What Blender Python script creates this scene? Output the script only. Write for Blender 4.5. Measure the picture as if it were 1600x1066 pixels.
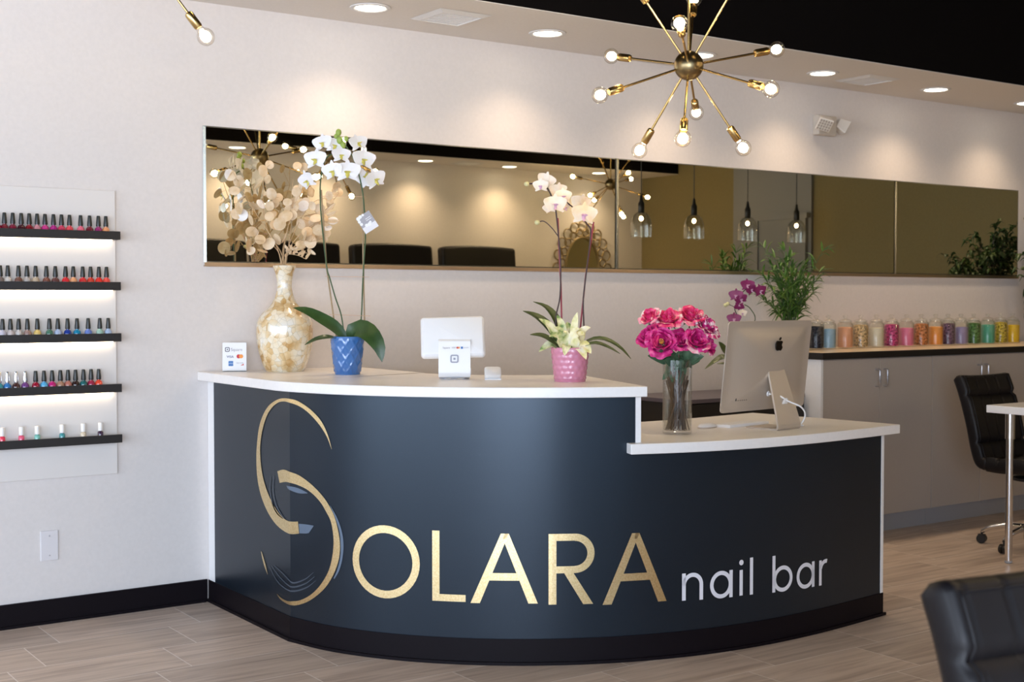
import bpy, math, random
from mathutils import Vector, Matrix, noise
R_ = math.radians
random.seed(7)
scene = bpy.context.scene
for o in list(bpy.data.objects): bpy.data.objects.remove(o)
col = scene.collection

# ------------------------------------------------------------------ camera
FPX, CAMH, YAW, PITCH = 2046.3, 1.40, R_(34.978), R_(1.817)
cd = bpy.data.cameras.new('camera'); cam = bpy.data.objects.new('camera', cd); col.objects.link(cam)
cd.sensor_width = 36.0; cd.sensor_fit = 'HORIZONTAL'; cd.lens = 36.0*FPX/1600.0
cam.location = (0, 0, CAMH); cam.rotation_euler = (R_(90)-PITCH, 0, -YAW)
cd.clip_start = 0.05; cd.clip_end = 100
cd.dof.use_dof = True; cd.dof.focus_distance = 5.1; cd.dof.aperture_fstop = 5.0
scene.camera = cam
cF = Vector((math.sin(YAW)*math.cos(PITCH), math.cos(YAW)*math.cos(PITCH), -math.sin(PITCH)))
cR = Vector((math.cos(YAW), -math.sin(YAW), 0)); cU = cR.cross(cF)
def ray(px, py): return cR*((px-800)/FPX) + cU*((533-py)/FPX) + cF
def at(px, py, d): return Vector((0, 0, CAMH)) + ray(px, py)*d
def at_y(px, py, y): r = ray(px, py); return Vector((0, 0, CAMH)) + r*(y/r.y)
def at_z(px, py, z): r = ray(px, py); return Vector((0, 0, CAMH)) + r*((z-CAMH)/r.z)

# ------------------------------------------------------------------ light and exposure
scene.view_settings.view_transform = 'Standard'; scene.view_settings.look = 'None'
scene.view_settings.exposure = 0.67; scene.view_settings.gamma = 1.0
scene.view_settings.use_curve_mapping = False
scene.cycles.transparent_max_bounces = 32
world = bpy.data.worlds.new('daylight_sky'); scene.world = world; world.use_nodes = True
bg = world.node_tree.nodes['Background']; bg.inputs[0].default_value = (0.62, 0.78, 1.0, 1); bg.inputs[1].default_value = 1.2
def lamp(name, kind, loc, energy, color, rot=(0, 0, 0), **kw):
    l = bpy.data.lights.new(name, kind); l.energy = energy; l.color = color
    for k, v in kw.items(): setattr(l, k, v)
    o = bpy.data.objects.new(name, l); col.objects.link(o); o.location = loc; o.rotation_euler = rot
    return o
WARM = (1.0, 0.75, 0.51)
# daylight entering through the storefront glazing behind the camera (front pane and left pane)
lamp('storefront_daylight', 'AREA', (-2.3, -2.42, 1.5), 250, (0.75, 0.84, 1.0), (R_(90), 0, 0), shape='RECTANGLE', size=4.6, size_y=2.4)
lamp('storefront_daylight', 'AREA', (-4.92, 1.4, 1.55), 185, (0.76, 0.85, 1.0), (R_(90), 0, R_(-90)), shape='RECTANGLE', size=7.2, size_y=2.5)
SPOT_W, OPP_W = 18, 24

# ------------------------------------------------------------------ materials
MATS = {}
def mat(name, colr=(.8, .8, .8), rough=.5, metal=0., spec=.5, emit=None, estr=0., coat=0., trans=0., sheen=0., sss=0.):
    if name in MATS: return MATS[name]
    m = bpy.data.materials.new(name); m.use_nodes = True; b = m.node_tree.nodes['Principled BSDF']
    b.inputs['Base Color'].default_value = (*colr, 1); b.inputs['Roughness'].default_value = rough
    b.inputs['Metallic'].default_value = metal; b.inputs['Specular IOR Level'].default_value = spec
    b.inputs['Coat Weight'].default_value = coat; b.inputs['Transmission Weight'].default_value = trans
    if sss: b.inputs['Subsurface Weight'].default_value = sss; b.inputs['Subsurface Radius'].default_value = (.01, .006, .004)
    if emit: b.inputs['Emission Color'].default_value = (*emit, 1); b.inputs['Emission Strength'].default_value = estr
    MATS[name] = m; return m
def nodes(m): return m.node_tree.nodes, m.node_tree.links, m.node_tree.nodes['Principled BSDF']
def ramp(m, stops):
    r = m.node_tree.nodes.new('ShaderNodeValToRGB'); e = r.color_ramp.elements
    while len(e) < len(stops): e.new(.5)
    for el, (p, c) in zip(e, stops): el.position = p; el.color = (*c, 1)
    return r
def mottle(m, scale, stops, detail=3., stretch=(1, 1, 1), bump=0., coords='Object', dist=.005):
    n, l, b = nodes(m)
    tc = n.new('ShaderNodeTexCoord'); mp = n.new('ShaderNodeMapping'); mp.inputs['Scale'].default_value = stretch
    nz = n.new('ShaderNodeTexNoise'); nz.inputs['Scale'].default_value = scale; nz.inputs['Detail'].default_value = detail
    l.new(tc.outputs[coords], mp.inputs[0]); l.new(mp.outputs[0], nz.inputs['Vector'])
    r = ramp(m, stops); l.new(nz.outputs['Fac'], r.inputs[0]); l.new(r.outputs[0], b.inputs['Base Color'])
    if bump:
        bp = n.new('ShaderNodeBump'); bp.inputs['Strength'].default_value = bump; bp.inputs['Distance'].default_value = dist
        l.new(nz.outputs['Fac'], bp.inputs['Height']); l.new(bp.outputs[0], b.inputs['Normal'])
    return m
def thin_glass(name, tint=(1, 1, 1), refl=.10, rough=.02):
    if name in MATS: return MATS[name]
    m = bpy.data.materials.new(name); m.use_nodes = True; n, l = m.node_tree.nodes, m.node_tree.links
    n.clear(); out = n.new('ShaderNodeOutputMaterial'); mx = n.new('ShaderNodeMixShader')
    t = n.new('ShaderNodeBsdfTransparent'); t.inputs[0].default_value = (*tint, 1)
    g = n.new('ShaderNodeBsdfGlossy'); g.inputs['Roughness'].default_value = rough
    lw = n.new('ShaderNodeLayerWeight'); lw.inputs[0].default_value = .22
    mr = n.new('ShaderNodeMapRange'); mr.inputs[3].default_value = refl*.12; mr.inputs[4].default_value = min(1, refl*6)
    l.new(lw.outputs['Facing'], mr.inputs[0]); l.new(mr.outputs[0], mx.inputs[0])
    l.new(t.outputs[0], mx.inputs[1]); l.new(g.outputs[0], mx.inputs[2]); l.new(mx.outputs[0], out.inputs[0])
    MATS[name] = m; return m
def emis(name, colr, s):
    if name in MATS: return MATS[name]
    m = bpy.data.materials.new(name); m.use_nodes = True; n, l = m.node_tree.nodes, m.node_tree.links
    n.clear(); out = n.new('ShaderNodeOutputMaterial'); e = n.new('ShaderNodeEmission')
    e.inputs[0].default_value = (*colr, 1); e.inputs[1].default_value = s; l.new(e.outputs[0], out.inputs[0])
    MATS[name] = m; return m

m_wall = mottle(mat('painted_wall', rough=.75, spec=.25), 60, [(.3, (.695, .65, .625)), (.7, (.725, .678, .652))], bump=.04)
m_brown = mottle(mat('olive_brown_paint', rough=.7, spec=.25), 50, [(.3, (.215, .165, .070)), (.7, (.235, .18, .078))], bump=.04)
m_grey = mat('grey_paint', (.22, .21, .20), .6)
m_doorgrey = mat('grey_door_paint', (.19, .185, .18), .5)
m_ceil = mottle(mat('soffit_paint', rough=.85, spec=.2), 80, [(.3, (.77, .72, .67)), (.7, (.80, .75, .70))], bump=.04)
m_black = mat('black_ceiling_paint', (.006, .005, .005), .9, spec=.05)
m_base = mat('black_rubber_base', (.006, .004, .006), .5, spec=.12)
m_white = mottle(mat('white_laminate', rough=.38, spec=.45), 90, [(.3, (.83, .82, .82)), (.7, (.86, .85, .85))])
m_top = mottle(mat('white_worktop_laminate', rough=.30, spec=.5), 70, [(.3, (.84, .81, .79)), (.7, (.87, .84, .82))])
m_navy = mottle(mat('navy_laminate', rough=.30, spec=.54), 240, [(.3, (.005, .009, .015)), (.7, (.007, .011, .018))], bump=.02, dist=.001)
m_navy.node_tree.nodes['Principled BSDF'].inputs['Specular Tint'].default_value = (.70, .84, 1.0, 1)
m_gold = mottle(mat('gold_foil', rough=.30, metal=1.), 160, [(.3, (.78, .58, .28)), (.7, (.93, .76, .45))], bump=.12, dist=.002)
m_letter = mat('white_vinyl', (.80, .80, .86), .45)
m_shade = mat('slate_print', (.11, .15, .21), .4)
m_shade2 = mat('slate_dark_print', (.05, .065, .088), .4)
m_cab = mottle(mat('greige_cabinet_laminate', rough=.45), 40, [(.3, (.44, .39, .345)), (.7, (.47, .415, .37))], stretch=(1, 1, 12))
m_kick = mat('grey_toe_kick', (.33, .33, .35), .5)
m_maple = mottle(mat('pale_maple_laminate', rough=.28), 8, [(.3, (.74, .57, .38)), (.7, (.80, .64, .44))], stretch=(1, 8, 1))
m_blackedge = mat('black_edge_band', (.010, .008, .008), .4)
m_chrome = mat('chrome', (.80, .80, .82), .12, 1.)
m_nickel = mat('brushed_nickel', (.66, .66, .70), .3, 1.)
m_leather = mottle(mat('black_leather', rough=.44, spec=.28), 350, [(.3, (.006, .005, .006)), (.7, (.009, .007, .008))], bump=.10, dist=.002)
m_blackplastic = mat('black_plastic', (.014, .012, .012), .4)
m_brass = mat('antique_brass', (.62, .42, .17), .26, 1.)
m_brassdark = mottle(mat('aged_brass', rough=.30, metal=1.), 14, [(.35, (.20, .145, .07)), (.65, (.36, .27, .14))], stretch=(1, 1, .1))
m_bulbglass = thin_glass('clear_bulb_glass', (1, .97, .92), .10)
m_glow = emis('bulb_filament_glow', (1.0, .78, .46), 85)
m_glow2 = emis('pendant_filament_glow', (1.0, .78, .48), 26)
m_down = emis('downlight_lens', (1.0, .90, .74), 7)
m_led = emis('led_strip_glow', (1.0, .80, .54), 10)
m_whiteplastic = mat('white_plastic', (.82, .82, .83), .35)
m_whitetrim = mat('white_metal_trim', (.72, .70, .68), .4)
m_glass = thin_glass('clear_jar_glass', (.97, .985, .98), .10)
m_vaseglass = thin_glass('clear_vase_glass', (.985, .992, .988), .14)
m_window = thin_glass('storefront_glass', (.97, .99, .98), .05)
m_alum = mat('aluminium', (.58, .505, .43), .42, .45)
m_mirror = mat('silvered_mirror', (.79, .775, .645), .008, 1.)
m_mirroredge = mat('bevelled_mirror_edge', (.28, .28, .25), .25, 1.)
m_channel = mat('champagne_channel', (.70, .56, .43), .3, 1.)
m_leafdark = mottle(mat('dark_green_leaf', rough=.35, spec=.5), 25, [(.3, (.018, .050, .010)), (.7, (.035, .080, .016))])
m_leafmid = mottle(mat('olive_green_leaf', rough=.4), 25, [(.3, (.045, .065, .018)), (.7, (.075, .10, .030))])
m_leafrose = mottle(mat('rose_leaf_green', rough=.5), 30, [(.3, (.035, .085, .040)), (.7, (.09, .16, .085))])
m_stem = mat('green_stem', (.045, .085, .025), .5)
m_darkstem = mat('dark_brown_stem', (.045, .022, .022), .5)
m_bamboo = mat('bamboo_stake', (.34, .24, .13), .6)
m_redstake = mat('red_stake', (.28, .03, .05), .5)
m_wire = mat('copper_tie', (.60, .38, .25), .4)
m_white_petal = mottle(mat('white_petal', rough=.55, sss=.15), 12, [(.3, (.78, .77, .78)), (.7, (.86, .85, .86))])
m_cream_petal = mottle(mat('cream_petal', rough=.55, sss=.15), 14, [(.35, (.82, .60, .36)), (.6, (.86, .76, .64))])
m_lip_yellow = mat('yellow_lip', (.62, .55, .12), .5)
m_lip_pink = mat('pink_lip', (.62, .36, .50), .5)
m_mag_petal = mottle(mat('magenta_petal', rough=.5), 20, [(.3, (.17, .006, .07)), (.7, (.27, .02, .13))])
m_bud = mat('green_bud', (.30, .40, .08), .5)
m_budpale = mat('pale_bud', (.62, .58, .30), .5)
m_vari = mottle(mat('variegated_leaf', rough=.45), 28, [(.36, (.16, .27, .07)), (.47, (.56, .58, .26)), (.62, (.84, .78, .52))])
m_varicream = mottle(mat('cream_variegated_leaf', rough=.45), 30, [(.34, (.62, .58, .22)), (.5, (.84, .76, .44)), (.66, (.86, .80, .64))])
m_branch = mat('dried_stem', (.52, .36, .20), .7)
m_disc = mottle(mat('dried_pod_skin', rough=.45), 22, [(.3, (.58, .39, .20)), (.55, (.70, .53, .34)), (.75, (.76, .63, .47))], coords='Object')
m_pods = mottle(mat('frosted_pod_skin', rough=.35), 22, [(.3, (.74, .70, .66)), (.7, (.84, .80, .76))])
m_soil = mat('bark_mix', (.05, .03, .018), .9)

# ------------------------------------------------------------------ mesh builder
class MB:
    def __init__(s): s.v = []; s.f = []
    def add(s, vs, fs):
        k = len(s.v); s.v += [Vector(p) for p in vs]; s.f += [tuple(i+k for i in f) for f in fs]; return s
    def box(s, x0, x1, y0, y1, z0, z1, M=None):
        vs = [Vector(p) for p in ((x0,y0,z0),(x1,y0,z0),(x1,y1,z0),(x0,y1,z0),(x0,y0,z1),(x1,y0,z1),(x1,y1,z1),(x0,y1,z1))]
        if M: vs = [M @ p for p in vs]
        return s.add(vs, [(0,3,2,1),(4,5,6,7),(0,1,5,4),(1,2,6,5),(2,3,7,6),(3,0,4,7)])
    def lathe(s, prof, seg=24, M=None, capb=True, capt=True):
        n = len(prof); vs = []
        for r, z in prof:
            for k in range(seg):
                a = 2*math.pi*k/seg; vs.append(Vector((r*math.cos(a), r*math.sin(a), z)))
        fs = [(i*seg+k, i*seg+(k+1) % seg, (i+1)*seg+(k+1) % seg, (i+1)*seg+k) for i in range(n-1) for k in range(seg)]
        if capb and prof[0][0] > 1e-6: fs.append(tuple(range(seg-1, -1, -1)))
        if capt and prof[-1][0] > 1e-6: fs.append(tuple((n-1)*seg+k for k in range(seg)))
        if M: vs = [M @ p for p in vs]
        return s.add(vs, fs)
    def tube(s, pts, rad, seg=8, caps=True):
        pts = [Vector(p) for p in pts]; n = len(pts); vs = []
        t0 = (pts[1]-pts[0]).normalized(); up = Vector((0, 0, 1)) if abs(t0.z) < .9 else Vector((1, 0, 0))
        a = t0.cross(up).normalized()
        for i, p in enumerate(pts):
            t = (pts[min(i+1, n-1)]-pts[max(i-1, 0)]).normalized(); a = (a - t*a.dot(t)).normalized(); b = t.cross(a)
            r = rad[i] if isinstance(rad, (list, tuple)) else rad
            for k in range(seg):
                q = 2*math.pi*k/seg; vs.append(p + a*(r*math.cos(q)) + b*(r*math.sin(q)))
        fs = [(i*seg+k, i*seg+(k+1) % seg, (i+1)*seg+(k+1) % seg, (i+1)*seg+k) for i in range(n-1) for k in range(seg)]
        if caps: fs += [tuple(range(seg-1, -1, -1)), tuple((n-1)*seg+k for k in range(seg))]
        return s.add(vs, fs)
    def ball(s, c, r, seg=14, rings=9, sc=(1, 1, 1), M=None):
        prof = [(max(1e-5, r*math.sin(math.pi*i/rings)), -r*math.cos(math.pi*i/rings)) for i in range(rings+1)]
        T = Matrix.Translation(Vector(c)) @ (M or Matrix.Identity(4)) @ Matrix.Diagonal((*sc, 1))
        return s.lathe(prof, seg, T, False, False)
    def grid(s, fn, nu, nv):
        vs = [fn(i/nu, j/nv) for i in range(nu+1) for j in range(nv+1)]
        fs = [(i*(nv+1)+j, (i+1)*(nv+1)+j, (i+1)*(nv+1)+j+1, i*(nv+1)+j+1) for i in range(nu) for j in range(nv)]
        return s.add(vs, fs)
    def slabgrid(s, fn, nu, nv, th):
        """a grid given thickness: fn(u,v) -> (point, normal)"""
        P = [fn(i/nu, j/nv) for i in range(nu+1) for j in range(nv+1)]
        A = [p + n*(th/2) for p, n in P]; B = [p - n*(th/2) for p, n in P]; k = len(A); w = nv+1
        fs = []
        for i in range(nu):
            for j in range(nv):
                q = (i*w+j, (i+1)*w+j, (i+1)*w+j+1, i*w+j+1); fs += [q, tuple(x+k for x in reversed(q))]
        for i in range(nu):
            for j in (0, nv):
                q = (i*w+j, (i+1)*w+j, (i+1)*w+j+k, i*w+j+k); fs.append(q if j else q[::-1])
        for j in range(nv):
            for i in (0, nu):
                q = (i*w+j, i*w+j+1, i*w+j+1+k, i*w+j+k); fs.append(q if not i else q[::-1])
        return s.add(A+B, fs)
    def prism(s, poly, z0, z1, M=None):
        n = len(poly); vs = [Vector((x, y, z0)) for x, y in poly]+[Vector((x, y, z1)) for x, y in poly]
        if M: vs = [M @ p for p in vs]
        fs = [tuple(range(n-1, -1, -1)), tuple(range(n, 2*n))]+[(i, (i+1) % n, n+(i+1) % n, n+i) for i in range(n)]
        return s.add(vs, fs)
    def build(s, name, m, parent=None, smooth=35, bevel=0., bseg=2, kind=None):
        off = Vector((0, 0, 0)); p = parent
        while p is not None: off += p.location; p = p.parent
        me = bpy.data.meshes.new(name); me.from_pydata([tuple(v-off) for v in s.v], [], s.f); me.validate(); me.update()
        if smooth:
            me.polygons.foreach_set('use_smooth', [True]*len(me.polygons))
            if smooth < 180: me.set_sharp_from_angle(angle=R_(smooth))
        me.materials.append(m)
        o = bpy.data.objects.new(name, me); col.objects.link(o); o.parent = parent
        if bevel:
            b = o.modifiers.new('edge', 'BEVEL'); b.width = bevel; b.segments = bseg; b.limit_method = 'ANGLE'; b.angle_limit = R_(40)
        if kind: o['kind'] = kind
        return o
def tag(o, label, cat, group=None):
    o['label'] = label; o['category'] = cat
    if group: o['group'] = group
    return o
def thing(name, loc, label, cat, group=None):
    o = bpy.data.objects.new(name, None); o.empty_display_size = .05; col.objects.link(o); o.location = loc
    return tag(o, label, cat, group)
def dup(root, loc, rz=0, label=None, mats=None):
    def cp(o, par):
        c = o.copy(); col.objects.link(c)
        if par: c.parent = par
        if mats and o.type == 'MESH' and o.name.split('.')[0] in mats:
            c.data = o.data.copy(); c.data.materials[0] = mats[o.name.split('.')[0]]
        for ch in o.children: cp(ch, c)
        return c
    r = cp(root, None); r.location = loc; r.rotation_euler = (0, 0, rz)
    if label: r['label'] = label
    return r
def struct(name, mb, m, parent=None, smooth=0, bevel=0.):
    o = mb.build(name, m, parent, smooth, bevel)
    if not parent: o['kind'] = 'structure'
    return o
def spline(P, n=8):
    P = [Vector(p) for p in P]; P = [2*P[0]-P[1]]+P+[2*P[-1]-P[-2]]; out = []
    for i in range(1, len(P)-2):
        a, b, c, d = P[i-1:i+3]
        for k in range(n):
            t = k/n; out.append(.5*((2*b)+(c-a)*t+(2*a-5*b+4*c-d)*t*t+(3*b-3*c+d-a)*t**3))
    out.append(P[-2]); return out
def frame(z, x=None):
    z = Vector(z).normalized(); x = Vector(x) if x is not None else (Vector((0, 0, 1)) if abs(z.z) < .95 else Vector((1, 0, 0)))
    x = (x - z*x.dot(z)).normalized(); y = z.cross(x)
    return Matrix((x, y, z)).transposed().to_4x4()

# ------------------------------------------------------------------ room shell
YW, ZC, ZB = 5.76, 2.76, 3.55          # back wall, soffit underside, black ceiling
XL, XR, YF, YO, XO = -5.0, 9.68, -2.5, .22, 3.0   # left, right, storefront, opposite wall, return
m_floor = mat('wood_look_tile', rough=.42, spec=.4)
def floor_nodes():
    n, l, b = nodes(m_floor)
    tc = n.new('ShaderNodeTexCoord'); sx = n.new('ShaderNodeSeparateXYZ'); l.new(tc.outputs['Object'], sx.inputs[0])
    def mth(op, a, c=None):
        k = n.new('ShaderNodeMath'); k.operation = op
        for i, v in enumerate((a, c)):
            if v is None: continue
            if isinstance(v, (int, float)): k.inputs[i].default_value = v
            else: l.new(v, k.inputs[i])
        return k.outputs[0]
    vy = mth('DIVIDE', mth('SUBTRACT', sx.outputs['Y'], 3.175-.318*40), .318)
    row = mth('FLOOR', vy); fy = mth('FRACT', vy)
    ux = mth('DIVIDE', mth('SUBTRACT', mth('SUBTRACT', sx.outputs['X'], 4.13-.6*40-.1425*40), mth('MULTIPLY', row, .1425)), .60)
    cx = mth('FLOOR', ux); fx = mth('FRACT', ux)
    ex = mth('MULTIPLY', mth('MINIMUM', fx, mth('SUBTRACT', 1., fx)), .60); ey = mth('MULTIPLY', mth('MINIMUM', fy, mth('SUBTRACT', 1., fy)), .318)
    e = mth('MINIMUM', ex, ey); g = mth('LESS_THAN', e, .0022)
    wn = n.new('ShaderNodeTexWhiteNoise'); wn.noise_dimensions = '2D'; cb = n.new('ShaderNodeCombineXYZ')
    l.new(cx, cb.inputs[0]); l.new(row, cb.inputs[1]); l.new(cb.outputs[0], wn.inputs['Vector'])
    mp = n.new('ShaderNodeMapping'); mp.inputs['Scale'].default_value = (1.1, 14., 1.); l.new(tc.outputs['Object'], mp.inputs[0])
    ad = n.new('ShaderNodeVectorMath'); ad.operation = 'ADD'; l.new(mp.outputs[0], ad.inputs[0])
    sc = n.new('ShaderNodeVectorMath'); sc.operation = 'SCALE'; l.new(wn.outputs['Color'], sc.inputs[0]); sc.inputs['Scale'].default_value = 30
    l.new(sc.outputs[0], ad.inputs[1])
    nz = n.new('ShaderNodeTexNoise'); nz.inputs['Scale'].default_value = 2.2; nz.inputs['Detail'].default_value = 5; nz.inputs['Distortion'].default_value = .6
    l.new(ad.outputs[0], nz.inputs['Vector'])
    r = ramp(m_floor, [(.28, (.40, .305, .25)), (.5, (.55, .44, .365)), (.72, (.65, .53, .445))]); l.new(nz.outputs['Fac'], r.inputs[0])
    hs = n.new('ShaderNodeHueSaturation'); l.new(r.outputs[0], hs.inputs['Color'])
    l.new(mth('ADD', mth('MULTIPLY', wn.outputs['Value'], .22), .89), hs.inputs['Value'])
    mx = n.new('ShaderNodeMix'); mx.data_type = 'RGBA'; l.new(g, mx.inputs['Factor']); l.new(hs.outputs[0], mx.inputs['A']); mx.inputs['B'].default_value = (.78, .70, .65, 1)
    l.new(mx.outputs['Result'], b.inputs['Base Color'])
    bp = n.new('ShaderNodeBump'); bp.inputs['Strength'].default_value = .25; bp.inputs['Distance'].default_value = .003
    l.new(mth('SUBTRACT', nz.outputs['Fac'], g), bp.inputs['Height']); l.new(bp.outputs[0], b.inputs['Normal'])
floor_nodes()
struct('floor', MB().box(XL-.1, XR+.1, YF-.1, YW+.1, -.1, 0), m_floor)
struct('wall_back', MB().box(XL-.1, XR+.1, YW, YW+.1, 0, ZB), m_wall)
struct('wall_right', MB().box(XR, XR+.1, YO-.1, YW, 0, ZB), m_brown)
struct('wall_front', MB().box(XO, XR, YO-.1, YO, 0, ZB), m_wall)
struct('wall_return', MB().box(XO, XO+.1, YF, YO-.1, 0, ZB), m_wall)
struct('ceiling', MB().box(XL-.1, XR+.1, YF-.1, YW+.1, ZB, ZB+.1), m_black)
def soffit(name, y0, y1, x0, x1, edge_y):
    o = struct(name, MB().box(x0, x1, y0, y1, ZC, ZB), m_ceil)
    MB().box(x0, x1, edge_y-.006, edge_y, ZC+.004, ZB).build('soffit_face', m_black, o, 0)
    return o
soffit('ceiling_soffit_back', 5.015, YW, XL, XR, 5.015)
soffit('ceiling_soffit_front', YO, .82, XO, XR, .826)
# storefront: mullions and glass on two sides
def storefront(name, a, b, n, along):
    fr = MB(); L = b-a
    def bar(u0, u1, z0, z1):
        if along == 'x': fr.box(u0, u1, YF-.1, YF-.02, z0, z1)
        else: fr.box(XL-.1, XL-.02, u0, u1, z0, z1)
    for i in range(n+1): u = a+L*i/n; bar(u-.03, u+.03, 0, ZB)
    for z in (0.0, .28, 2.85, ZB-.08): bar(a, b, z, z+.08)
    o = struct(name, fr, m_base)
    g = MB()
    if along == 'x': g.box(a, b, YF-.066, YF-.06, .05, ZB-.05)
    else: g.box(XL-.066, XL-.06, a, b, .05, ZB-.05)
    g.build('pane', m_window, o, 0)
storefront('window_1', XL, XO, 6, 'x'); storefront('window_2', YF, YW, 6, 'y')
def skirting(name, pts):
    mb = MB(); mb.prism(pts, 0, .104); return mb
bb = MB().box(XL, 2.30, YW-.012, YW, 0, .104); bb.box(XL, 2.29, YW-.02, YW-.012, 0, .012)
struct('baseboard_back', bb, m_base)
struct('baseboard_right', MB().box(XR-.012, XR, YO, 5.1, 0, .104), m_base)
struct('baseboard_front', MB().box(XO, XR-.012, YO, YO+.012, 0, .104), m_base)
# grey door recess on the brown wall
struct('trim_1', MB().box(XR-.03, XR, 1.70, 2.76, .104, ZB), m_grey)
dr = struct('door_1', MB().box(XR-.07, XR-.03, 2.10, 2.72, .01, 2.19), m_doorgrey)
fr = MB().box(XR-.085, XR-.03, 2.05, 2.10, 0, 2.24); fr.box(XR-.085, XR-.03, 2.10, 2.75, 2.19, 2.24); fr.build('door_frame', m_grey, dr, 0)
MB().tube([(XR-.07, 2.17, 1.0), (XR-.12, 2.17, 1.0), (XR-.12, 2.28, 1.0)], .01).build('door_handle', m_nickel, dr)

# ------------------------------------------------------------------ recessed lights and vents
def downlight(x, y, label, watts, group):
    t = thing('recessed_light', (x, y, ZC), label, 'ceiling light', group)
    MB().lathe([(.096, -.0015), (.094, -.006), (.078, -.008), (.070, -.003), (.070, 0)], 32, Matrix.Translation((x, y, ZC)), False, False).build('trim_ring', m_whitetrim, t)
    MB().lathe([(.001, -.0045), (.071, -.0045)], 32, Matrix.Translation((x, y, ZC)), False, False).build('lens', m_down, t)
    s = lamp('downlight_beam', 'SPOT', (0, 0, -.02), watts, WARM, spot_size=R_(126), spot_blend=1., shadow_soft_size=.06); s.parent = t
    return t
ords = ['leftmost', 'second from left', 'third from left', 'fourth from left', 'fifth from left', 'sixth from left']
for i, x in enumerate((2.98, 4.005, 5.06, 6.06, 7.13, 8.14)):
    extra = ['', '', ', behind the chandelier', '', '', ', at the frame edge'][i]
    downlight(x, 5.41, f'round recessed light in the back soffit, {ords[i]}{extra}', SPOT_W, 'recessed lights over the back wall')
for i, x in enumerate((3.72, 4.72, 5.70, 6.68, 7.68, 8.85)):
    downlight(x, .48, f'round recessed light over the pedicure chairs, {ords[i]} in the mirror', OPP_W, 'recessed lights over the pedicure chairs')
def vent(x, y, label):
    t = thing('ceiling_vent', (x, y, ZC), label, 'vent')
    mb = MB()
    for a in range(4):
        M = Matrix.Translation((x, y, ZC)) @ Matrix.Rotation(R_(90*a), 4, 'Z')
        mb.add([M @ Vector(p) for p in ((-.145, -.145, -.001), (.145, -.145, -.001), (.11, -.11, -.012), (-.11, -.11, -.012))], [(0, 1, 2, 3)])
        mb.add([M @ Vector(p) for p in ((-.11, -.11, -.012), (.11, -.11, -.012), (.105, -.105, -.002), (-.105, -.105, -.002))], [(0, 1, 2, 3)])
    mb.build('frame', m_whitetrim, t, 0)
    g = MB(); 
    for k in range(9): g.box(x-.104, x+.104, y-.10+k*.0235, y-.088+k*.0235, ZC-.008, ZC-.004)
    g.box(x-.105, x+.105, y-.105, y+.105, ZC-.003, ZC-.001); g.build('grille', m_whiteplastic, t, 0)
vent(3.40, 5.375, 'square white ceiling vent between the leftmost two recessed lights')
vent(6.475, 5.42, 'square white ceiling vent above the emergency light')
vent(7.15, .52, 'square white ceiling vent seen in the mirror above the pedicure chairs')

# ------------------------------------------------------------------ sputnik chandeliers
phi0 = math.atan2(-3.765, -3.464)-R_(5)
def chandelier(loc, ztop, label, skip=()):
    t = thing('sputnik_chandelier', loc, label, 'chandelier', 'brass sputnik chandeliers'); c = Vector(loc)
    MB().ball(c, .057, 28, 18).build('hub', m_brassdark, t, 180)
    MB().tube([c+Vector((0, 0, .05)), Vector((c.x, c.y, ztop))], .006, 10).build('rod', m_brass, t)
    MB().lathe([(.062, -.028), (.062, -.004), (.05, 0)], 24, Matrix.Translation((c.x, c.y, ztop))).build('canopy', m_brass, t)
    for z, off in ((-.795, 0), (.215, 0), (-.335, 60), (.795, 60)):
        for k in range(3):
            if (z, k) in skip: continue
            a = phi0 + R_(off+120*k); h = math.sqrt(1-z*z); d = Vector((h*math.cos(a), h*math.sin(a), z)); M = Matrix.Translation(c) @ frame(d)
            arm = MB().tube([c+d*.05, c+d*.30], .0046, 8).build('arm', m_brass, t)
            MB().lathe([(.006, .286), (.0135, .290), (.0155, .296), (.0155, .345), (.0135, .348), (.0135, .35)], 16, M).build('socket', m_brass, arm)
            b = MB().lathe([(.012, .349), (.0145, .356)]+[(.0315*math.cos(q), .388+.0315*math.sin(q)) for q in [R_(x) for x in range(-58, 91, 12)]]+[(.0005, .4195)], 18, M, False, False).build('bulb', m_bulbglass, arm, 180)
            MB().ball((0, 0, 0), .0182, 12, 8, (1, 1, 1.15), Matrix.Translation(c+d*.386) @ frame(d)).build('filament', m_glow, arm, 180)
    return t
chandelier((3.464, 3.765, 2.30), ZB, 'gold sputnik chandelier with round bulbs hanging over the reception counter')
lc = at(211, -90, 4.5); chandelier(tuple(lc), ZB, 'gold sputnik chandelier at top left of which one lit bulb hangs into frame', ((-.795, 0), (-.795, 2), (-.335, 0), (-.335, 1), (-.335, 2)))
chandelier((4.85, 2.04, 2.55), ZB, 'gold sputnik chandelier seen in the mirror behind the white orchid flowers')
chandelier((8.27, 1.39, 2.54), ZB, 'small distant sputnik chandelier seen at the first mirror seam')

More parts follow.
